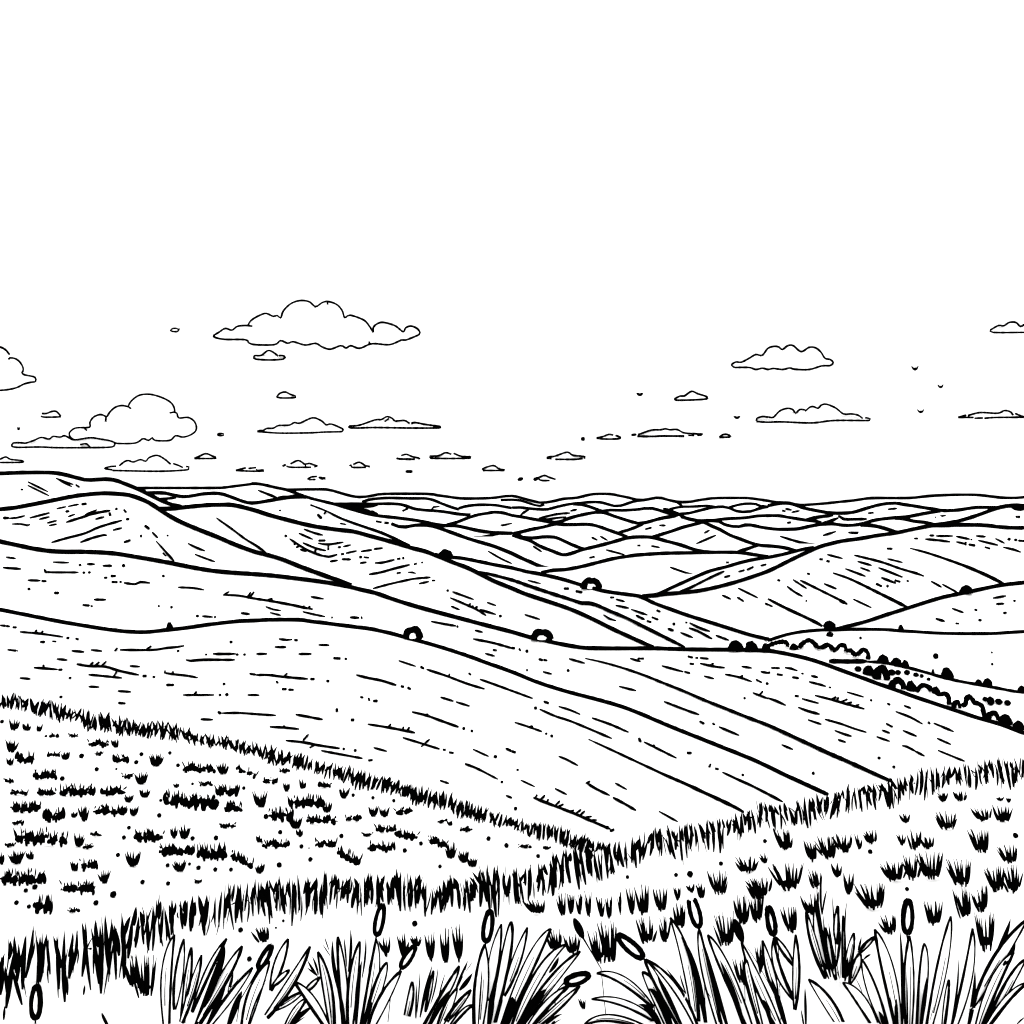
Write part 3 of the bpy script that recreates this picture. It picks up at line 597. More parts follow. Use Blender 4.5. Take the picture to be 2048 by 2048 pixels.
for label, data in CLOUDS:
    segs = strokes(data)
    ws = []
    for part in data.split(';'):
        pass
    allp = [q for p, a, b in segs for q in smooth(p, 3.0)]
    ybase = max(q[1] for q in allp)
    d = min(42000.0, 1050.0 * FOC / (HOR - ybase))
    xmin, xmax = min(q[0] for q in allp), max(q[0] for q in allp)
    n = max(6, min(60, int((xmax - xmin) / 3)))
    tops, bots = [None] * (n + 1), [None] * (n + 1)
    for x, y in allp:
        i = int(round((x - xmin) / (xmax - xmin) * n))
        tops[i] = y if tops[i] is None else min(tops[i], y)
        bots[i] = y if bots[i] is None else max(bots[i], y)
    ki = [i for i in range(n + 1) if tops[i] is not None]
    tops = [interp(ki, [tops[k] for k in ki], i) for i in range(n + 1)]
    bots = [interp(ki, [bots[k] for k in ki], i) for i in range(n + 1)]
    hmax = max(bots[i] - tops[i] for i in range(n + 1))
    # the body fills its drawn edge softly, without steps
    te = [max(tops[max(0, i - 2):i + 3]) for i in range(n + 1)]
    be = [min(bots[max(0, i - 2):i + 3]) for i in range(n + 1)]
    tops = [sum(te[max(0, i - 2):i + 3]) / len(te[max(0, i - 2):i + 3]) for i in range(n + 1)]
    bots = [max(tops[i] + 1.2, sum(be[max(0, i - 2):i + 3]) / len(be[max(0, i - 2):i + 3])) for i in range(n + 1)]
    HH = [max(0.4, (bots[i] - tops[i]) * 0.5 - 0.6) for i in range(n + 1)]
    for _ in range(3):                               # an even, softly swelling front
        HH = [(HH[max(0, i - 2)] + HH[max(0, i - 1)] + HH[i] + HH[min(n, i + 1)] + HH[min(n, i + 2)]) / 5 for i in range(n + 1)]
    dc = d + 0.2 * max(hmax, 6) * d / FOC
    body = MB()
    V, F = [], []
    S = 16
    for i in range(n + 1):
        x = xmin + (xmax - xmin) * i / n
        hh = max(0.4, (bots[i] - tops[i]) * 0.5 - 0.6)
        cy = (bots[i] + tops[i]) * 0.5
        for k in range(S):
            a = 2 * math.pi * k / S
            p = P(x, cy - hh * math.sin(a), dc)
            p.y += math.cos(a) * HH[i] * (1.5 if math.cos(a) > 0 else 0.14) * d / FOC   # deep behind, gently swelling in front
            V.append(p)
    for i in range(n):
        for k in range(S):
            k2 = (k + 1) % S
            F.append((i * S + k, i * S + k2, (i + 1) * S + k2, (i + 1) * S + k))
    F.append(tuple(range(S))); F.append(tuple(n * S + k for k in range(S))[::-1])
    body.add(V, F)
    o = body.build("cloud", PAPER, origin=P((xmin + xmax) / 2, ybase, dc))
    tag(o, label, "cloud", "clouds over the hills")
    ln = MB()
    for p, a, b in segs:
        sm = smooth(p, 3.0)
        # the body hangs behind its drawn edge, so the edge sits on the front of it
        ln.tube([P(x, y, d) for x, y in sm], [max(1.9, wob_thin(a, 0.14)) * (0.55 if a > 3.4 and i in (0, len(sm) - 1) else 1.0) * 0.5 * d / FOC for i in range(len(sm))], sides=6)
    ln.build("edge_line", INK, o, o.location)

# ------------------------------------------------------------------ birds
BIRDS = [("A2", 965, 788, 46, 24, "small black bird with flat spread wings left of the smooth hump cloud", 0),
         ("A2", 1698, 962, 46, 22, "small black bird left of the wide flat based cloud", 0),
         ("A3", 1110, 592, 46, 36, "small black bird with raised curled wings, highest on the right", 1),
         ("A3", 1303, 728, 38, 24, "small black bird farthest right, below the curled one", 1),
         ("A3", 1153, 916, 46, 24, "small black bird right of the wide flat based cloud", 1),
         ("A0", 140, 1044, 24, 22, "tiny black bird seen end on above the long flat cloud", 2)]
for t, x, y, w, h, label, st in BIRDS:
    ox, oy, k = TILES[t]
    X, Y, w, h = ox + x * k, oy + y * k, w * k * 1.1, h * k * (0.95 if 'curled wings' in label else 1.25)
    d = 160.0
    s = d / FOC
    c = P(X, Y, d)
    m = MB()
    m.blob(c + Vector((0, 0, -h * 0.12 * s)), w * (0.2 if st < 2 else 0.4) * s, w * 0.45 * s, h * (0.36 if st < 2 else 0.45) * s, nu=10, nv=6)
    for sg in (-1, 1):
        if st == 2:
            path = [c, c + Vector((sg * w * 0.45 * s, 0.05, h * 0.3 * s))]
            m.tube(path, [h * 0.2 * s, h * 0.1 * s], sides=6)
        else:
            up = 0.35 if st == 0 else 0.5
            path = [c + Vector((0, 0, -h * 0.2 * s)), c + Vector((sg * w * 0.25 * s, 0.02, h * (0.1 if st == 0 else -0.05) * s)),
                    c + Vector((sg * w * 0.5 * s, 0.1, h * up * s))]
            m.tube(path, [h * 0.36 * s, h * (0.4 if st == 0 else 0.26) * s, h * 0.12 * s], sides=6, flat=1.4)
    tag(m.build("bird", INK, origin=c), label, "bird", "birds in the sky")

# ------------------------------------------------------------------ bushes and the tree
BUSHES = [  # tile cx base w h style label
 ("B1", 1430, 728, 112, 52, 's', "dark bush on the ridge where two slopes meet, left of middle"),
 ("B2", 597, 968, 150, 78, 'o', "arched bush with white middle on the slope above the valley"),
 ("B2", 225, 1350, 162, 72, 'p', "wide dark bush with a tiny white gap on the long hill's ridge"),
 ("B1", 1185, 1342, 140, 84, 'o', "ring shaped bush with white middle on the near hill's ridge"),
 ("B0", 1280, 1285, 54, 58, 's', "small dark bush in the dip of the near hill at left"),
 ("B3", 1495, 1005, 96, 58, 's', "dark bush on the side hill at right"),
 ("B3", 1003, 1288, 42, 44, 's', "small square dark bush on the valley floor's far edge"),
 ("B2", 1690, 1428, 115, 64, 's', "first bush from the left in the upper hedge row"),
 ("B2", 1805, 1428, 97, 60, 's', "second bush from the left in the upper hedge row"),
 ("B2", 1915, 1442, 70, 56, 's', "third bush from the left in the upper hedge row"),
 ("B3", 195, 1428, 66, 42, 's', "small dark bush between the first two white bushes of the hedge"),
 ("B3", 868, 1530, 86, 60, 's', "dark bush just right of the white hedge's end, first of three"),
 ("B3", 968, 1550, 84, 56, 's', "dark bush second of three right of the white hedge's end"),
 ("B3", 1035, 1568, 60, 56, 's', "dark bush third of three right of the white hedge's end"),
 ("B3", 1350, 1645, 90, 76, 's', "tall dark bush alone on the hedge line right of the three"),
 ("B3", 1245, 1612, 22, 34, 's', "tiny dark bush on the hedge line left of the tall one"),
 ("B3", 1590, 1692, 52, 34, 's', "low dark bush, left of a pair on the hedge line at right"),
 ("B3", 1657, 1708, 70, 58, 's', "rounder dark bush, right of a pair on the hedge line at right"),
 ("B3", 1915, 1755, 60, 50, 's', "dark bush on the hedge line at the right edge"),
 ("B3", 1267, 1502, 45, 46, 'b', "lone round black bush in the open valley floor"),
 ("B3", 680, 1598, 60, 44, 'b', "first bush from the left in the middle bush row"),
 ("B3", 760, 1618, 88, 64, 's', "second bush from the left in the middle bush row"),
 ("B3", 852, 1652, 120, 98, 'o', "biggest bush of the middle row with a white notch"),
 ("B3", 935, 1627, 62, 50, 'b', "fourth bush from the left in the middle bush row"),
 ("B3", 982, 1624, 46, 42, 'b', "fifth bush from the left in the middle bush row"),
 ("B3", 1050, 1624, 50, 42, 'b', "sixth bush from the left in the middle bush row"),
 ("B3", 1117, 1637, 46, 34, 'b', "seventh bush from the left in the middle bush row"),
 ("B3", 1160, 1645, 32, 32, 'b', "eighth bush from the left in the middle bush row"),
 ("B3", 1213, 1667, 32, 26, 'b', "last tiny bush at the right end of the middle bush row"),
 ("B3", 975, 1722, 120, 78, 'o', "white bellied bush at the left start of the lower bush row"),
 ("B3", 1080, 1738, 78, 68, 's', "dark bush second from the left in the lower bush row"),
 ("B3", 1268, 1760, 62, 48, 's', "small dark bush on top of the lower white hedge"),
 ("B3", 1422, 1868, 66, 56, 'o', "small arched bush between two white hedges of the lower row"),
 ("B3", 1640, 1822, 46, 36, 'b', "small bush at the left of four in the far right row"),
 ("B3", 1680, 1855, 62, 74, 'b', "tallest bush, second of four in the far right row"),
 ("B3", 1742, 1848, 60, 50, 'b', "round bush, third of four in the far right row"),
 ("B3", 1808, 1855, 54, 46, 'b', "round bush, last of four in the far right row"),
 ("C3", 1695, 598, 100, 62, 'o', "white bellied bush right of the lower white hedge"),
 ("C3", 1790, 630, 98, 68, 's', "dark bush second from the right edge in the lower row"),
 ("C3", 1892, 672, 84, 60, 's', "dark bush at the right edge in the lower row"),
]
WHITE_BUSHES = [
 ("first white bush with a dark top at the left of the hedge", "B3 -25,1430 0,1405 60,1380 120,1372 150,1390 145,1410 /24"),
 ("pointed white bush with a dark top, tallest of the hedge", "B3 235,1420 260,1385 310,1360 350,1385 372,1415 /26"),
 ("low white bush right of the tallest one in the hedge", "B3 372,1415 410,1412 450,1395 475,1410 490,1432 /24"),
 ("square topped white bush in the middle of the hedge", "B3 490,1432 520,1425 540,1400 578,1402 592,1440 /24"),
 ("lowest white bush in the hedge's dip", "B3 592,1440 625,1438 655,1472 /24"),
 ("white bush with a drooping dark edge ending the hedge", "B3 655,1472 690,1455 720,1428 755,1460 755,1505 /24"),
 ("white bush with a dark top, left in the lower white hedge", "B3 1115,1745 1150,1710 1180,1700 1220,1720 1230,1745 /26"),
 ("long white bush ending the lower white hedge on the right", "B3 1250,1745 1300,1770 1330,1762 1360,1785 1368,1845 /26"),
 ("large white bush with a hooked dark top in the lower row", "B3 1465,1855 1490,1840 1497,1805 1520,1785 1545,1810 1552,1830 1590,1840 1620,1865 1625,1910 C3 1640,580 /26"),
]
def on_ground(x, y):
    L = layer_at(x, y)
    return L, L.depth(x, y)
def bush_layer(x, y):
    cands = [L for L in LAYERS if L.xa <= x <= L.xb and abs(L.crest(x) - y) < 9 and L not in (LF, NM)]
    if cands:
        L = min(cands, key=lambda l: abs(l.crest(x) - y))
        return L, L.D(x)
    return on_ground(x, y)
VF = [L for L in LAYERS if L.ob.name.startswith("valley_floor")][0]
def leafy(m, c, w, h, dep, seed, lo):
    """a crown of one lumpy core and many small leaf clumps round it"""
    r = random.Random(seed)
    m.blob(c, w * 0.46, dep * 0.46, h * (0.92 if lo >= 0 else 0.46), rough=0.10, seed=seed, lo=lo, nu=14, nv=8)
    for i in range(16):
        a = r.uniform(0, 2 * math.pi)
        e = r.uniform(0.1 if lo >= 0 else -1.2, 1.4)
        k = r.uniform(0.82, 0.98)
        hh = h if lo >= 0 else h * 0.5
        q = Vector((c[0] + 0.41 * w * k * math.cos(e) * math.cos(a), c[1] + 0.43 * dep * k * math.cos(e) * math.sin(a), c[2] + hh * 0.82 * k * math.sin(e)))
        s = w * r.uniform(0.07, 0.13)
        m.blob(q, s, s, s * 0.9, rough=0.3, seed=seed * 31 + i, nu=6, nv=4)
for bi, (t, x, y, w, h, st, label) in enumerate(BUSHES):
    ox, oy, k = TILES[t]
    X, Y, w, h = ox + x * k, oy + y * k, w * k * (0.94 if st == 'b' else 1.08) + 0.6, h * k * (0.95 if st == 'b' else 1.08) + 0.6
    if (t == "B3" and y > 1400) or t == "C3":
        L, d = VF, VF.depth(X, Y)
    else:
        L, d = bush_layer(X, Y)
    s = d / FOC
    c = P(X, Y, d)
    m = MB()
    if st in 'sb':
        if st == 'b':
            cc = c + Vector((0, 0, h * 0.5 * s))
            leafy(m, cc, w * s, h * s, w * s, bi + 3, -1.0)
        else:
            leafy(m, c, w * s, h * s, w * s, bi + 3, 0.0)
        o = m.build("bush", INK, origin=c)
    else:
        th = min(w, h) * (0.60 if st == 'p' else 0.54)
        m.blob(c, max(1.6, w * 0.5 - th * 0.98) * s, w * 0.3 * s, max(1.6, h - th * 1.05) * s, rough=0.1, seed=bi, lo=0.0)
        o = m.build("bush", PAPER, origin=c)
        e = MB()
        pp, rr = [], []
        th = min(w, h) * (0.60 if st == 'p' else 0.54)
        r = random.Random(bi)
        for i in range(17):
            a = math.pi * i / 16
            pp.append(c + Vector((-math.cos(a) * (w * 0.5 - th * 0.5) * s, 0, math.sin(a) * (h - th * 0.5) * (1.0 - 0.16 * math.exp(-((a - 1.35 - 0.3 * math.sin(bi)) / 0.28) ** 2)) * s)))
            rr.append(th * 0.5 * s * (0.98 + 0.2 * abs(math.sin(2.5 * a + bi))) * r.uniform(0.92, 1.1))
        e.tube(pp, rr, sides=8)
        e.tube([c + Vector((-w * 0.45 * s, 0, th * 0.2 * s)), c + Vector((w * 0.45 * s, 0, th * 0.2 * s))], [th * (0.42 if st == 'o' else 0.5) * s] * 2, sides=6)
        e.build("dark_foliage", INK, o, o.location)
    tag(o, label, "bush", "bushes in the valley and on the ridges")
for bi, (label, data) in enumerate(WHITE_BUSHES):
    (p, w, _), = strokes(data)
    sm = smooth(p, 3.0)
    x0, x1 = min(q[0] for q in sm), max(q[0] for q in sm)
    yb = max(q[1] for q in sm) + 4
    yt = min(q[1] for q in sm)
    d = VF.depth((x0 + x1) / 2, yb)
    s = d / FOC
    c = P((x0 + x1) / 2, yb, d)
    m = MB()
    m.blob(c, (x1 - x0) * 0.32 * s, (x1 - x0) * 0.28 * s, max(2.5, ((yb - yt) - w * 1.2) * 0.75) * s, rough=0.08, seed=bi + 90, lo=0.0)
    o = m.build("bush", PAPER, origin=c)
    tag(o, label, "bush", "white bellied bushes of the hedges")
    e = MB()
    e.tube([P(x, y, d) for x, y in sm], [wob(w * 1.2, 0.2) * 0.5 * s for _ in sm], sides=8)
    e.build("dark_foliage", INK, o, o.location)
# the round tree on the valley floor's far edge
ox, oy, k = TILES["B3"]
X, Y = ox + 467 * k, oy + 1318 * k
d = VF.D(X)
s = d / FOC
c = P(X, Y, d)
t = empty("tree", c)
tag(t, "round crowned black tree where the valley floor meets the striped hill", "tree")
m = MB(); leafy(m, P(ox + 464 * k, oy + 1253 * k, d), 100 * k * s, 84 * k * s, 90 * k * s, 5, -1.0); m.build("crown", INK, t, P(X, oy + 1253 * k, d))
m = MB(); m.tube([P(X, Y, d), P(X - 0.5, oy + 1290 * k, d), P(ox + 464 * k, oy + 1262 * k, d)], [9 * k * s, 6 * k * s, 5 * k * s]); m.build("trunk", INK, t, c)
m = MB(); leafy(m, P(X, oy + 1318 * k, d * 0.985), 60 * k * s, 46 * k * s, 45 * k * s, 8, -1.0); m.build("low_foliage", INK, t, c)

# ------------------------------------------------------------------ grass edges
def blade(m, x0, y0, x1, y1, w, d, bend=0.0, mi=0, bot=0.12, thick=0.45, dtip=0.0, e=0.9, tipw=0.06):
    """one spindle shaped grass blade from its root to its tip"""
    pp, rr = [], []
    n = 6
    for i in range(n + 1):
        t = i / n
        x = x0 + (x1 - x0) * t + bend * math.sin(math.pi * t)
        y = y0 + (y1 - y0) * t
        pp.append(P(x, y, d + dtip * t))
        pr = max(bot * (1 - t), math.sin(math.pi * (0.08 + 0.92 * t) ** e) ** 0.75 if t < 1 else 0.0)
        rr.append(max(tipw, pr) * w * 0.5 * d / FOC)
    m.tube(pp, rr, mi, sides=6, flat=thick)

r = random.Random(21)
m = MB()
x = -420.0
while x < 1222:
    yt, yb = interp(ax, ay, x), interp(axb, ayb, x)
    h = yb - yt
    for rep in range(2):
        xr = x + r.uniform(-3, 3)
        lean = r.gauss(5, 5) if x > 560 else r.choice((r.gauss(7, 4), r.gauss(-6, 4)))
        a, b = r.uniform(-0.14, 0.4), r.uniform(0.62, 1.14)
        if rep == 0:
            a, b = r.uniform(-0.14, 0.2), r.uniform(0.8, 1.14)
        y0, y1 = yt + h * b, yt + h * a
        d = LF.depth(xr, max(y0, LF.top(xr)))
        blade(m, xr - lean * 0.5, y0, xr + lean * 0.5, y1, r.uniform(3.6, 6.6), d - rep * 0.05, r.uniform(-1.5, 1.5))
    x += r.uniform(4.2, 7.2)
tag(m.build("grass_edge", INK), "jagged fringe of black grass along the left field's upper edge", "grass", None, "stuff")

m = MB()
x = -420.0
while x < 2500:
    yt, yb = interp(bx_, by_, x), interp(bxb, byb, x)
    h = yb - yt
    k = 1.25 if x < 420 else (1.0 if x < 1300 else 0.85)
    for rep in range(3):
        xr = x + r.uniform(-4, 4)
        lean = -r.gauss(4, 5) if x > 900 else r.gauss(2, 9 if x < 420 else 5)
        if rep == 0:
            a, b, w = r.uniform(-0.1, 0.22), r.uniform(0.76, 1.1), r.uniform(5.0, 9.5) * k
        else:
            a, b, w = r.uniform(-0.12, 0.5), r.uniform(0.4, 1.1), r.uniform(2.2, 4.4) * k
        wave = math.sin(x * 0.031) + 0.7 * math.sin(x * 0.083 + 1)
        lean += 3.0 * wave
        b *= 1.0 + 0.10 * math.sin(x * 0.11) * (rep == 0)
        if rep == 1 and r.random() < 0.55:
            a, b, w = r.uniform(-0.04, 0.12), r.uniform(0.35, 0.6), r.uniform(5.5, 9.0) * k
        y0, y1 = yt + h * b, yt + h * a
        d = NM.depth(xr, max(y0, NM.top(xr)))
        blade(m, xr - lean * 0.5, y0, xr + lean * 0.5, y1, w, d - rep * 0.02, r.uniform(-3, 3))
    x += r.uniform(7.6, 11.0) * (1.45 if x < 420 else 1)
for x0, y0, x1, y1, w in ((7.4, 2040, 9.5, 2011, 6), (167, 1990, 170, 1969, 5), (135, 1990, 134, 1950, 6), (16, 1996, 10, 1930, 9), (44, 2010, 22, 1930, 9)):
    blade(m, x0, y0, x1, y1, w, NM.depth(x0, y0))
tag(m.build("grass_edge", INK), "tall fringe of black grass blades along the meadow's far edge", "grass", None, "stuff")

# ------------------------------------------------------------------ grass tufts and pebbles
TUFTS_LEFT = """C0 105,605,685,80 200,635,685,70 297,640,692,52 392,698,740,105 558,702,740,75 745,740,820,155 870,755,813,65 90,762,850,100 185,835,945,140
78,898,948,62 405,835,890,95 497,850,905,70 747,838,875,58 912,855,935,120 1180,868,957,110 1500,915,1015,245 1678,935,1015,95 1855,935,1055,145 330,972,1062,195
70,1040,1085,68 962,1003,1055,80 1065,1005,1092,105 143,1123,1175,120 350,1110,1187,140 585,1080,1192,260 852,1095,1187,180 973,1170,1227,75 1093,1130,1190,88
1333,1083,1117,45 1552,1062,1110,95 1712,1085,1190,165 195,1208,1312,220 405,1260,1385,165 560,1300,1342,48 633,1262,1373,75 832,1235,1340,255 1010,1260,1330,75
1440,1130,1305,405 1760,1210,1318,135 132,1350,1403,95 1725,1375,1425,125 235,1412,1562,240 432,1435,1567,140 597,1470,1567,90 672,1530,1585,85 720,1440,1487,82
72,1517,1567,82 1120,1420,1537,215 1313,1415,1500,60 1395,1405,1503,90 1335,1530,1645,270 1600,1525,1675,220 1830,1570,1762,190 10,1605,1698,55 125,1600,1695,125
228,1595,1657,60 565,1675,1745,65 672,1640,1757,135 1003,1605,1713,120 1355,1670,1750,110 175,1722,1868,330 583,1805,1928,255 787,1750,1840,85 1488,1800,1840,75
D0 405,700,893,175 690,820,885,110
C1 30,1155,1265,115 215,965,1010,80 115,1030,1090,130 230,1085,1145,55 350,1060,1122,55 515,1065,1122,95 660,1125,1197,80 370,1160,1280,290 540,1230,1305,80 190,1255,1385,185
300,1345,1425,110 500,1315,1403,230 330,1432,1487,50 150,1495,1582,205 20,1480,1528,50 735,1315,1375,115 885,1255,1335,80 970,1270,1338,80 1115,1260,1325,125
525,1490,1580,155 840,1450,1485,68 980,1385,1463,155 1130,1410,1530,175 950,1515,1610,205 700,1550,1733,170 1405,1345,1385,70 1465,1365,1402,45 1588,1400,1452,95
1370,1465,1587,145 1472,1540,1650,90 1567,1600,1682,90 1635,1655,1712,85 30,1690,1765,75 C2 95,1535,1575,95 260,1552,1583,52"""
TUFTS_NEAR = """C3 1325,1155,1225,95 1450,1145,1220,105 1757,1180,1218,62 1820,1190,1230,42 1040,1315,1388,90 1355,1300,1440,170 1625,1275,1375,150 1770,1255,1380,150 125,1435,1590,150
330,1520,1680,110 450,1490,1665,150 570,1465,1612,140 685,1470,1590,60 780,1435,1545,110 1010,1465,1560,75 1110,1435,1590,110 1210,1490,1580,105 1605,1440,1615,155
1820,1550,1700,140 525,1690,1803,85 610,1770,1932,90 960,1680,1830,200 1090,1630,1820,140 1230,1610,1820,200 1455,1660,1870,190 1720,1715,1910,150 1850,1710,1920,150 150,1695,1905,240 365,1745,1885,100
C2 1780,1640,1765,160 1905,1610,1690,60 1565,1750,1932,150 1880,1800,1932,180
D3 50,695,905,45 160,655,912,90 265,630,922,130 430,650,880,130 590,640,770,75 615,795,1035,130 300,930,1175,190 475,915,1165,110 1040,885,1215,190 1200,720,1000,150 1340,690,985,150
720,600,690,90 810,600,745,90 1355,560,760,190 1660,830,1085,150 1200,1320,1560,150 1370,1180,1460,90 1850,690,900,160
D2 60,1095,1200,110 195,1065,1345,115 330,1030,1360,100 460,1000,1360,110 1195,760,895,190 1430,705,915,110 1520,700,905,70 1600,710,910,70 1685,690,930,70 1800,735,930,90 1880,725,940,80
1365,1030,1250,140 1530,1095,1280,150 1780,1070,1370,170 1880,985,1370,170 1630,1690,1785,85
D1 545,1020,1165,160 1705,1105,1300,110 1870,1080,1300,120
D4 500,615,855,300 660,910,1090,170 1085,780,1005,180 1370,650,940,170 1530,630,880,160 1570,885,1260,200
D0 1370,1300,1720,230 1240,1280,1590,130"""
DOTS_LEFT = """C0 615,875,38 1067,862,33 1028,922,33 1282,852,28 1343,945,30 730,975,33 878,973,18 470,1045,36 1213,1210,25 1453,1085,22 1840,1117,28 1202,1323,35 973,1416,30 935,1490,33
1453,1497,35 1630,1493,38 890,1622,33 1265,1700,32 1430,1690,25 1498,1718,35 1625,1732,34 1743,1732,32 1075,1826,36 1268,1837,33 263,1863,40 195,1890,32 855,1920,50 15,615,30
D0 155,778,45 273,815,40 905,780,50 C1 733,1170,28 882,1190,28 1040,1212,28 183,1450,35 645,1478,35 75,1332,40 343,1557,33 400,1570,13 410,1655,36 175,1697,40 1122,1588,35 1245,1535,32
1755,1498,36 1890,1550,37 1388,1708,30 C2 197,1630,32"""
DOTS_NEAR = """D3 118,537,35 575,517,40 707,510,60 998,410,42 1413,198,40 D4 1852,145,50 483,298,45 830,650,40 D1 335,1035,48 418,1308,48 738,950,28 668,1015,22 D2 45,975,55"""

def parse_items(s):
    out, t = [], None
    for tok in s.split():
        if ',' not in tok:
            t = tok; continue
        v = [float(a) for a in tok.split(',')]
        ox, oy, k = TILES[t]
        out.append([ox + v[0] * k, oy + v[1] * k] + ([oy + v[2] * k] if len(v) == 4 else []) + [v[-1] * k])
    return out

def rows_of(items, yi, band):
    """rows from the top, then counted from the left"""
    idx = sorted(range(len(items)), key=lambda i: items[i][yi])
    rows, cur, y0 = [], [], None
    for i in idx:
        if y0 is None or items[i][yi] - y0 > band:
            cur = []; rows.append(cur); y0 = items[i][yi]
        cur.append(i)
    out = {}
    for ri, row in enumerate(rows):
        row.sort(key=lambda i: items[i][0])
        for ci, i in enumerate(row):
            out[i] = (ri + 1, ci + 1)
    return out

SLANT = {(382, 1594): 0.30, (485, 1718): 0.75, (698, 1715): 0.7, (811, 1671): 0.45, (492, 1542): 0.5, (875, 1684): 0.5,
         (1790, 1738): -0.2, (1825, 1723): -0.1}
def tuft(item, L, seed, tall):
    x, yt, yb, w = item
    r = random.Random(seed)
    h = yb - yt
    slant = 0.0
    for (sx, sy), v in SLANT.items():
        if abs(sx - x) < 14 and abs(sy - (yt + yb) / 2) < 30:
            slant = v
    d = L.depth(x, yb)
    s = d / FOC
    m = MB()
    asp = w / max(h, 1)
    mid_h = h * (1 - 0.55 * abs(slant))
    def ground(u):
        return yb - max(0.0, slant * h * 0.55) * (0.5 - u) * 1.0 if slant >= 0 else yb + slant * h * (u + 0.5)
    yt -= (0.06 if tall else 0.16) * h
    w *= 1.0 if tall else 1.08
    h = yb - yt
    if tall or (asp < 1.5 and w < 36):
        # one fan of blades from a common foot
        nb = max(4, int(w / (2.9 if not tall else 4.9)))
        con = 0.45 if not tall else (0.36 if w < 26 else 0.6)
        lean = 0.0 if not tall else -0.10 * w + r.uniform(-0.06, 0.06) * w
        for i in range(nb):
            v = (i + 0.5) / nb - 0.5 + r.uniform(-0.05, 0.05)
            hh = h * r.uniform(0.62 if not tall else 0.55, 1.08) * (0.85 if abs(v) > 0.36 else 1.0)
            root = yb - abs(v) * h * r.uniform(0.05, 0.55 if not tall else 0.4) - (r.uniform(0, 0.14) * h if tall else 0)
            bw = w / nb * (r.uniform(1.1, 1.7) if not tall else r.uniform(0.62, 1.12)) + (0.8 if not tall else 1.0)
            blade(m, x + v * w * con - lean * 0.3, root, x + v * w * (1.08 if not tall else 1.2) + lean + r.uniform(-1.5, 1.5), max(yt, root - hh), bw, d + r.uniform(-0.25, 0.25) * w * s,
                  r.uniform(-0.8, 0.8), bot=0.3, e=0.65 if not tall else 0.72, tipw=0.16)
            if tall and r.random() < 0.5:
                blade(m, x + v * w * con, yb - 0.3 * h, x + v * w * 1.1 + lean * 1.2, yt + r.uniform(-0.04, 0.2) * h, r.uniform(2.6, 3.8), d - 2 * s, 0.6, bot=0.9, tipw=0.5)
        m.blob(P(x, yb - h * 0.3, d), w * (0.24 if not tall else (0.17 if w < 26 else 0.2)) * s, w * 0.2 * s, h * (0.2 if w < 26 or not tall else 0.1) * s, rough=0.3, seed=seed, nu=9, nv=6)
    else:
        # a ragged row of pointed shoots
        step = 5.0 if not tall else 6.2
        nb = max(4, int(w / step))
        big = r.uniform(0, 6.28)
        for i in range(nb):
            u = (i + 0.5) / nb - 0.5
            g = ground(u)
            env = 0.78 + 0.22 * math.sin(big + i * 0.9) - 0.35 * max(0.0, abs(u) - 0.3)
            up = mid_h * env * r.uniform(0.7, 1.1)
            root = g - r.uniform(0.0, 0.34) * mid_h - (0.14 * mid_h if i % 3 == 0 else 0)
            lean = u * 4 + r.uniform(-4, 4)
            xr = x + u * w * 0.94
            wd = r.uniform(5.6, 9.8) if not tall else r.uniform(4.8, 8.0)
            if r.random() < 0.05:
                continue
            blade(m, xr - lean * 0.5, root, xr + lean * 0.5, max(yt - 1, g - up), wd, d + r.uniform(-0.6, 0.6) * step * s, r.uniform(-0.8, 0.8), bot=0.25, e=0.8 if not tall else 0.88)
            if r.random() < 0.8:                     # thin spikes between
                xs_ = xr + r.uniform(-3, 3)
                blade(m, xs_, root - 0.3 * mid_h, xs_ + lean + r.uniform(-3, 3), max(yt - 2, g - mid_h * r.uniform(0.8, 1.1)), r.uniform(2.8, 4.0), d - 2 * s, 0.5, bot=0.8)
        if not tall:
            for j in range(max(1, int(w / 16))):     # matted foot
                u = (j + 0.5) / max(1, int(w / 16)) - 0.5 + r.uniform(-0.05, 0.05)
                m.blob(P(x + u * w * 0.9, ground(u) - mid_h * 0.42, d), r.uniform(5, 8.5) * s, 6 * s, max(2.4, mid_h * r.uniform(0.15, 0.26)) * s, rough=0.45, seed=seed + j, nu=8, nv=5)
    return m.build("grass_tuft", INK, origin=P(x, yb, d))

def size_word(w, h, med):
    a = w / max(1, h)
    s = "small" if w < med * 0.7 else ("large" if w > med * 1.6 else "middling")
    f = "low spread" if a > 2.0 else ("upright" if a < 1.0 else "ragged")
    return s + " " + f

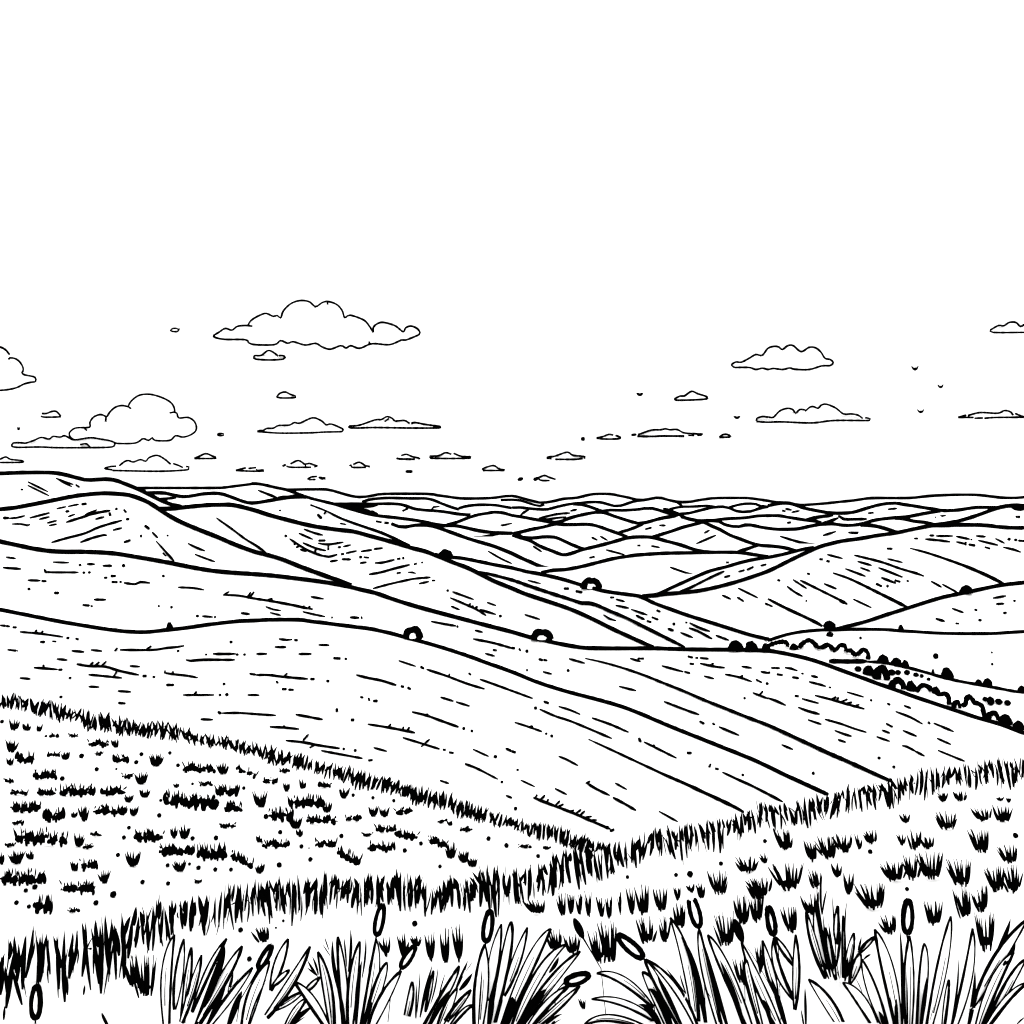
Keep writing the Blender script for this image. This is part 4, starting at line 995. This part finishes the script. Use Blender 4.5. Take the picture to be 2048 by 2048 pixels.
for items, L, where, group, tall, band in ((parse_items(TUFTS_LEFT), LF, "left field", "grass tufts on the left field", False, 13),
                                           (parse_items(TUFTS_NEAR), NM, "meadow", "grass tufts on the meadow", True, 17)):
    rc = rows_of(items, 2, band)
    med = sorted(i[3] for i in items)[len(items) // 2]
    for i, it in enumerate(items):
        o = tuft(it, L, 1000 + i * 7, tall)
        ri, ci = rc[i]
        tag(o, "%s tuft, %s from left in the %s tuft row of the %s" %
            (size_word(it[3], it[2] - it[1], med), ordinal(ci), ordinal(ri), where), "grass tuft", group)
for items, L, where, group in ((parse_items(DOTS_LEFT), LF, "left field", "pebbles on the left field"),
                               (parse_items(DOTS_NEAR), NM, "meadow", "pebbles on the meadow")):
    rc = rows_of(items, 1, 14)
    for i, (x, y, w) in enumerate(items):
        d = L.depth(x, y + w * 0.5)
        s = d / FOC
        c = P(x, y + w * 0.5, d)
        m = MB()
        m.blob(c + Vector((0, 0, w * 0.5 * s)), w * 0.5 * s, w * 0.45 * s, w * 0.48 * s, rough=0.14, seed=i, nu=10, nv=7)
        o = m.build("pebble", INK, origin=c)
        ri, ci = rc[i]
        tag(o, "round black pebble, %s from left in the %s pebble row of the %s" % (ordinal(ci), ordinal(ri), where), "pebble", group)

# ------------------------------------------------------------------ the reeds in front
# leaf: tile  tip  mid  base  width  style (o = white with a black edge, b = black)
CLUMPS = [
 ("arching reed clump at left with a leaning black leaf", 'D1', (180, 2030), """
 D0 960,1815 985,1880 1060,2020 52 b
 D0 1645,1080 1570,1450 1575,2000 95 o
 D0 1735,1120 1690,1450 1650,1780 75 o
 D0 1805,1200 1770,1500 1720,1900 60 o
 D0 1900,1270 1820,1560 1710,1900 65 o
 D1 205,1115 40,1400 -120,1800 50 o
 D1 185,1185 110,1450 -100,1960 115 b
 D1 350,1185 180,1480 -60,1900 85 o
 D1 200,1520 130,1700 0,1980 75 b
 D1 268,1435 245,1530 215,1625 48 b
 D1 320,1475 290,1530 230,1590 14 b
 D1 450,1390 260,1640 20,1960 65 o
 D1 350,1610 290,1750 200,2000 95 b
 D1 610,1330 470,1620 370,1990 115 o
 D1 785,1120 700,1340 622,1600 85 o
 D1 795,1410 720,1480 630,1570 46 o
 D1 990,1190 800,1540 580,1845 75 o
 D1 940,1610 800,1700 660,1790 55 o
 D1 1010,1760 900,1840 720,2000 75 b
 D1 960,1680 860,1790 740,2000 60 o
 D1 1080,1480 1010,1550 945,1610 45 o
 D1 850,1525 1000,1690 1180,1990 80 o
 D1 965,1320 1010,1400 1060,1470 40 b
 D1 1010,1285 1045,1370 1070,1470 36 b
 D1 960,1390 1010,1430 1065,1475 30 b"""),
 ("upright reed clump left of the middle", 'D1', (1400, 2030), """
 D1 1125,1095 1145,1160 1170,1230 20 b
 D1 1105,1170 1140,1220 1185,1290 18 b
 D1 1205,1130 1215,1380 1290,1700 60 b
 D1 1065,1240 1150,1560 1200,1990 85 o
 D1 1255,1100 1300,1500 1330,1980 75 o
 D1 1310,1105 1322,1230 1335,1380 30 b
 D1 1370,1030 1375,1220 1350,1430 46 b
 D1 1460,1145 1400,1500 1370,1980 85 o
 D1 1240,1560 1290,1750 1320,2000 60 b
 D1 1480,1320 1440,1600 1425,1960 70 b
 D1 1515,1100 1510,1280 1480,1490 32 b
 D1 1615,1120 1590,1500 1480,1990 95 o
 D1 1715,1340 1640,1560 1500,1990 85 o
 D1 1600,1640 1540,1800 1470,2000 75 b
 D1 1850,1420 1690,1680 1540,2010 95 o"""),
 ("bushy reed clump with a dark heart in the middle", 'D2', (120, 2030), """
 D2 20,1520 0,1700 -60,1960 55 o
 D2 95,1405 85,1600 60,1870 22 b
 D2 210,1370 150,1600 95,1860 52 b
 D2 222,1420 190,1600 150,1800 30 o
 D2 265,1380 240,1560 195,1730 26 b
 D2 335,1435 300,1550 270,1660 20 b
 D2 465,1375 340,1620 120,1980 65 o
 D2 400,1590 280,1750 160,1990 85 b
 D2 545,1325 490,1460 420,1620 50 b
 D2 590,1440 530,1530 465,1605 70 b
 D2 592,1325 560,1380 520,1430 12 b
 D2 445,1580 360,1760 260,1990 75 o
 D2 575,1600 470,1730 345,1890 55 o
 D2 590,1745 500,1800 360,1970 36 o"""),
 ("wide fan of pointed reed leaves in the middle", 'D2', (780, 2030), """
 D2 860,980 790,1330 745,1700 95 o
 D2 950,955 900,1300 760,1980 85 o
 D2 1105,1010 1000,1330 885,1650 80 o
 D2 705,1170 675,1550 640,2010 130 o
 D2 770,1600 765,1750 735,1990 90 b
 D2 1325,1020 1130,1350 860,1990 100 o
 D2 1010,1560 950,1760 850,2000 110 b
 D2 1475,1170 1230,1430 960,1990 85 o
 D2 1400,1290 1370,1360 1310,1440 62 b
 D2 1605,1235 1330,1530 1000,1990 85 o
 D2 1290,1590 1170,1730 1020,1990 115 b
 D2 1500,1555 1300,1720 1090,1990 60 o
 D2 1600,1560 1400,1750 1130,1990 55 o
 D2 1350,1720 1250,1830 1130,1990 55 b
 D2 1435,1830 1350,1870 1250,1960 44 b
 D2 1425,1880 1390,1895 1330,1935 14 b"""),
 ("low spreading reed clump with side leaves right of the middle", 'D3', (480, 2030), """
 D3 -172,1440 80,1510 360,1760 72 o
 D3 -222,1685 80,1720 400,1900 62 o
 D3 -300,1940 -60,1860 300,1960 60 o
 D3 220,1740 340,1800 450,1990 85 b
 D3 255,1430 370,1610 520,1990 95 o
 D3 310,1590 420,1700 520,1990 100 b
 D3 290,1310 560,1570 770,1960 60 o
 D3 280,1310 420,1560 640,1990 65 o
 D3 400,1480 490,1650 650,1990 75 b
 D3 480,1395 560,1500 672,1645 30 b
 D3 610,1445 635,1540 672,1640 26 b"""),
 ("tall reed clump leaning left, right of the middle", 'D3', (1050, 2050), """
 D3 520,920 680,1360 770,2000 95 o
 D3 620,1100 760,1440 870,2010 95 b
 D3 790,1020 850,1400 1000,2000 75 o
 D3 835,1150 930,1520 1080,2010 80 b
 D3 830,1550 870,1620 912,1690 12 b
 D3 875,1080 1050,1420 1290,2000 95 o
 D3 990,1320 1110,1620 1230,2000 85 b
 D3 1190,1150 1370,1580 1570,2000 85 o
 D3 1300,1480 1400,1680 1490,2000 75 b
 D3 1215,1165 1330,1330 1500,1640 12 b
 D3 1240,1320 1260,1500 1390,1990 60 o
 D3 1390,1135 1460,1420 1530,1650 75 o
 D3 1495,1110 1530,1400 1680,1690 62 o
 D3 1510,1100 1590,1220 1690,1370 50 o
 D3 1470,1470 1540,1710 1630,2000 80 b
 D3 1700,1080 1705,1430 1690,1780 62 o
 D3 1790,1570 1795,1750 1800,1990 42 b"""),
 ("small thick reed clump with dark spikes right of the middle", 'D4', (210, 1640), """
 D4 30,490 15,700 30,900 36 b
 D4 75,660 50,760 30,900 30 b
 D4 -40,800 -10,1100 80,1400 60 o
 D4 40,900 70,1250 110,1480 52 b
 D4 -20,640 5,900 70,1260 38 b
 D4 125,720 140,950 160,1300 26 b
 D4 -70,1000 0,1260 95,1500 50 b
 D4 60,1010 105,1260 160,1500 44 o
 D4 130,1180 160,1350 195,1500 30 b
 D4 -120,860 -50,1150 60,1480 60 o
 D4 300,1180 285,1320 250,1500 30 b
 D4 225,900 232,1200 228,1480 30 o
 D4 90,970 115,1180 138,1420 44 b
 D4 172,810 160,1000 165,1160 46 o
 D4 205,1040 190,1200 165,1380 44 b
 D4 265,770 244,1000 240,1520 24 b
 D4 195,1270 200,1370 204,1490 12 b
 D4 325,1060 290,1250 250,1470 60 o
 D4 270,1290 260,1400 245,1520 55 b
 D4 400,1100 385,1170 365,1240 36 b
 D4 522,1100 450,1170 380,1250 42 o
 D4 490,1270 460,1280 415,1320 34 b
 D4 385,1250 350,1370 290,1540 75 o"""),
 ("large open fan of long reed leaves at lower right", 'D4', (960, 2050), """
 D4 -100,1500 80,1720 240,2010 95 o
 D4 225,1530 390,1690 560,2000 95 o
 D4 340,1485 380,1560 412,1640 14 b
 D4 400,1310 500,1610 640,2000 95 o
 D4 560,1800 600,1880 630,2000 70 b
 D4 525,1030 650,1420 760,2010 115 o
 D4 660,1480 690,1640 720,2000 44 o
 D4 760,1020 785,1450 785,2000 52 b
 D4 850,1090 845,1500 845,2010 95 o
 D4 990,1160 985,1450 935,2000 85 o
 D4 1015,1480 990,1700 950,2000 65 b
 D4 1240,905 1160,1370 1020,2010 100 o
 D4 1220,1500 1195,1700 1160,2000 36 o
 D4 1085,1745 1065,1820 1040,1910 12 b
 D4 1310,1290 1300,1600 1230,2000 34 b
 D4 1445,1020 1400,1470 1250,2000 90 o
 D4 1470,1400 1450,1720 1390,2010 70 b
 D4 1805,930 1750,1100 1665,1270 72 b
 D4 1960,930 1690,1310 1450,1760 110 o
 D4 1850,1140 1810,1260 1735,1370 85 b
 D4 1830,1240 1650,1530 1480,2000 95 o
 D4 1570,1585 1540,1660 1500,1750 14 b
 D4 1945,1310 1790,1540 1560,1990 75 o
 D4 1960,1530 1770,1680 1540,2000 52 o
 D4 1950,1850 1900,1890 1860,1930 30 b"""),
]
KD = 410.0 / 1932
def leaf_mesh(m, tip, mid, base, w, style, d, dt, r, origin_y):
    n = 14
    C = []
    for i in range(n + 1):
        t = i / n
        # quadratic through base, mid, tip
        x = base[0] * (1 - t) * (1 - 2 * t) + mid[0] * 4 * t * (1 - t) + tip[0] * t * (2 * t - 1)
        y = base[1] * (1 - t) * (1 - 2 * t) + mid[1] * 4 * t * (1 - t) + tip[1] * t * (2 * t - 1)
        C.append((x, y))
    L_, R_, M_ = [], [], []
    s = d / FOC
    for i, (x, y) in enumerate(C):
        t = i / n
        a = C[max(0, i - 1)]; b = C[min(n, i + 1)]
        tx, ty = b[0] - a[0], b[1] - a[1]
        ln = math.hypot(tx, ty) or 1
        nx, ny = -ty / ln, tx / ln
        if style == 'o' and base[1] < 2030:
            pr = max(0.12, math.sin(math.pi * (0.04 + 0.96 * t))) ** 0.8 if t < 1 else 0.0
        elif style == 'o':
            pr = (0.5 + 0.5 * math.sin(math.pi * min(1, t * 1.15))) if t < 0.43 else max(0.0, math.cos((t - 0.43) / 0.57 * math.pi / 2)) ** 0.75
            pr = max(0.0, pr)
        else:
            pr = max(0.25 * (1 - t), max(0.0, math.sin(math.pi * (0.1 + 0.9 * t))) ** 0.8 if t < 1 else 0)
        hw = w * 0.5 * pr
        dd = d + dt * t
        L_.append((P(x + nx * hw, y + ny * hw, dd), pr)); R_.append((P(x - nx * hw, y - ny * hw, dd), pr)); M_.append((P(x, y, dd), hw))
    if style == 'b':
        m.tube([p for p, _ in M_], [max(0.3, hw * 0.66) * s for _, hw in M_], 1, sides=8, flat=0.4)
        return
    # white blade, folded along its middle, with a real thickness
    V, F = [], []
    for i in range(n + 1):
        c = (L_[i][0] + R_[i][0]) * 0.5
        hw = M_[i][1] * s
        V += [L_[i][0], c + Vector((0, -hw * 0.25, 0)), R_[i][0], c + Vector((0, hw * 0.15, 0))]
    for i in range(n):
        for k in range(4):
            k2 = (k + 1) % 4
            F.append((i * 4 + k, i * 4 + k2, (i + 1) * 4 + k2, (i + 1) * 4 + k))
    F.append((0, 1, 2, 3)); F.append((4 * n + 3, 4 * n + 2, 4 * n + 1, 4 * n))
    m.add(V, F, 0)
    if w > 11 and r.random() < 0.7:                  # a thin dark vein along the blade
        off = r.uniform(-0.3, 0.3)
        t0, t1 = r.uniform(0.05, 0.2), r.uniform(0.5, 0.8)
        pp = []
        for i in range(n + 1):
            if t0 <= i / n <= t1:
                c = (L_[i][0] + R_[i][0]) * 0.5 + (L_[i][0] - R_[i][0]) * 0.5 * off
                pp.append(c + Vector((0, -M_[i][1] * s * 0.25 - 0.8 * s, 0)))
        if len(pp) > 2:
            m.tube(pp, [1.25 * s * (1 - 0.6 * j / len(pp)) for j in range(len(pp))], 1, sides=5)
    heavy = r.choice((0, 1))
    for side, E in enumerate((L_, R_)):
        base_w = r.uniform(2.9, 3.9) * (1.35 if side == heavy else 1.0)
        pp, rr = [], []
        for i in range(n + 1):
            t = i / n
            g = base_w * (1.0 + (0.55 if side == heavy else 0.2) * (1 - t) + 0.25 * (t > 0.85)) * r.uniform(0.88, 1.12)
            pp.append(E[i][0] + Vector((0, -g * 0.3 * s, 0))); rr.append(g * 0.5 * s)
        m.tube(pp, rr, 1, sides=6)

for ci, (label, t0, root, leaves) in enumerate(CLUMPS):
    ox, oy, k = TILES[t0]
    RX, RY = ox + root[0] * k, oy + root[1] * k
    r = random.Random(300 + ci)
    D = NM.depth(RX, RY)
    c = P(RX, RY, D)
    cl = empty("reed_clump", c)
    tag(cl, label, "reed clump", "reed clumps in the foreground")
    rows = [l.split() for l in leaves.strip().split('\n')]
    for li, row in enumerate(rows):
        tox, toy, tk = TILES[row[0]]
        tip, mid, base = [(tox + float(a.split(',')[0]) * tk, toy + float(a.split(',')[1]) * tk) for a in row[1:4]]
        w = float(row[4]) * tk
        st = row[5]
        d = D * (1.0 + 0.05 - 0.10 * li / len(rows))
        m = MB()
        leaf_mesh(m, tip, mid, base, w, st, d, D * r.uniform(-0.012, 0.012), r, RY)
        # the stalk part that joins the leaf to the root of its clump
        if base[1] < RY - 12 * 1:
            bx0, by0 = base
            m.tube([P(bx0, by0 - 2, d), P((bx0 * 2 + RX) / 3, (by0 + RY) / 2, D * 1.06), P(RX, RY, D * 1.06)],
                   [0.9 * d / FOC, 0.6 * d / FOC, 0.6 * d / FOC], 0, sides=5)
        m.build("leaf", [PAPER, INK], cl, P(base[0], base[1], d))

    # fine dark blades among the leaves
    for j in range(max(5, len(rows) // 2)):
        row = rows[r.randrange(len(rows))]
        tox, toy, tk = TILES[row[0]]
        tip, mid, base = [(tox + float(a.split(',')[0]) * tk, toy + float(a.split(',')[1]) * tk) for a in row[1:4]]
        if base[1] < 2030:
            continue
        f = r.uniform(0.35, 0.75)
        ox_ = r.uniform(-9, 9)
        q = [(base[0] * (1 - t) * (1 - 2 * t) + mid[0] * 4 * t * (1 - t) + tip[0] * t * (2 * t - 1),
              base[1] * (1 - t) * (1 - 2 * t) + mid[1] * 4 * t * (1 - t) + tip[1] * t * (2 * t - 1)) for t in (0, f * 0.5, f)]
        m = MB()
        leaf_mesh(m, (q[2][0] + ox_ * 1.6, q[2][1]), (q[1][0] + ox_, q[1][1]), (base[0] + ox_ * 0.5, base[1]), r.uniform(3.0, 6.5), 'b',
                  D * r.uniform(0.955, 1.02), 0.0, r, RY)
        m.build("leaf", [PAPER, INK], cl, P(base[0], base[1], D))

# seed heads on their stalks: tile cx cy length width tilt kind foot label
HEADS = [
 ("D0", 340, 1715, 340, 130, 2, 'r', (325, 2060), "ring shaped seed head on a straight stalk at lower left"),
 ("D1", 565, 1292, 280, 105, 29, 'n', (330, 1700), "leaning seed head with a narrow white slit at left"),
 ("D1", 1645, 942, 325, 112, 11, 'r', (1545, 1400), "tall ring shaped seed head left of the middle"),
 ("D1", 1915, 1290, 270, 105, 32, 'r', (1760, 1560), "leaning seed head opening upward, just left of the middle"),
 ("D2", 735, 1000, 330, 122, 8, 'r', (700, 1300), "ring shaped seed head above the widest fan of leaves"),
 ("D2", 1590, 1022, 205, 78, -25, 's', (1800, 1400), "solid black seed head on a thin slanting stalk, middle"),
 ("D2", 1577, 1497, 270, 132, 72, 'r', (1390, 1600), "ring shaped seed head lying almost flat in the middle"),
 ("D3", 143, 1190, 350, 138, -48, 'r', (330, 1400), "ring shaped seed head leaning far left, right of the middle"),
 ("D3", 750, 860, 340, 128, -15, 'u', (830, 1160), "seed head open at the top on a slender leaf stalk"),
 ("D3", 1165, 1045, 228, 88, -20, 's', (1215, 1260), "solid black seed head between two taller heads"),
 ("D3", 1470, 950, 300, 112, -10, 'n', (1540, 1180), "thick black seed head with a tiny white slit"),
 ("D4", 835, 910, 345, 132, 2, 'r', (855, 1250), "tall ring shaped seed head at right, above the open fan"),
]
for hi, (t0, x, y, ln, w, ang, kd, foot, label) in enumerate(HEADS):
    ox, oy, k = TILES[t0]
    X, Y, ln, w = ox + x * k, oy + y * k, ln * k, w * k
    FX, FY = ox + foot[0] * k, oy + foot[1] * k
    gy = 2070.0
    gx = FX + (FX - X) * 0.5 * (gy - FY) / max(60, gy - Y)
    D = NM.depth(gx, gy) * 1.04
    s = D / FOC
    g0 = P(gx, gy, D)
    o = empty("seed_stalk", g0)
    tag(o, label, "seed head", "seed heads on stalks")
    a = math.radians(ang)
    ax_ = (math.sin(a), -math.cos(a))               # along the head, upward
    sx_ = (math.cos(a), math.sin(a))
    def hp(u, v, dd=0.0):
        return P(X + ax_[0] * u + sx_[0] * v, Y + ax_[1] * u + sx_[1] * v, D + dd)
    r = random.Random(hi)
    # head
    if kd == 's':
        m = MB()
        N = 12
        m.tube([hp(ln * (i / N - 0.5), 0) for i in range(N + 1)],
               [max(0.03, math.sin(math.pi * (0.04 + 0.92 * i / N)) ** 0.6) * w * 0.5 * s for i in range(N + 1)], sides=10)
        m.build("seed_head", INK, o, hp(0, 0))
    else:
        th = w * {'r': 0.38, 'u': 0.36, 'n': 0.44}[kd]
        m = MB()
        N = 36
        pp, rr = [], []
        rng = range(N + 1) if kd != 'u' else range(4, N - 3)
        for i in rng:
            b = 2 * math.pi * i / N
            u, v = math.cos(b), math.sin(b)
            pw = (w * 0.5 - th * 0.5) * (1.0 - 0.12 * u)
            pp.append(hp((ln * 0.5 - th * 0.5) * u, pw * (abs(v) ** 0.9) * (1 if v >= 0 else -1)))
            rr.append(th * 0.5 * s * r.uniform(0.92, 1.1) * (1.1 if abs(u) > 0.8 else 1.0))
        m.tube(pp, rr, sides=8)
        hd = m.build("seed_head", INK, o, hp(0, 0))
        if kd != 'u' or True:
            m = MB()
            N2 = 10
            m.tube([hp((ln - th * 1.2) * (i / N2 - 0.5), 0, w * 0.06 * s) for i in range(N2 + 1)],
                   [max(0.05, math.sin(math.pi * (0.04 + 0.92 * i / N2)) ** 0.6) * (w - th) * 0.5 * s for i in range(N2 + 1)], sides=10, flat=0.5)
            m.build("pale_core", PAPER, hd, hp(0, 0))
            bpy.context.view_layer.update()
    # stalk
    m = MB()
    b0 = hp(-ln * 0.5, 0)
    P1 = P(FX, FY, D)
    pp = [b0, (b0 + P1) * 0.5 + Vector((0, 0.002, 0)), P1, P1 * 0.5 + g0 * 0.5, g0]
    m.tube(pp, [2.0 * s, 1.3 * s, 1.0 * s, 0.9 * s, 0.9 * s], sides=6)
    m.build("stalk", INK, o, b0)
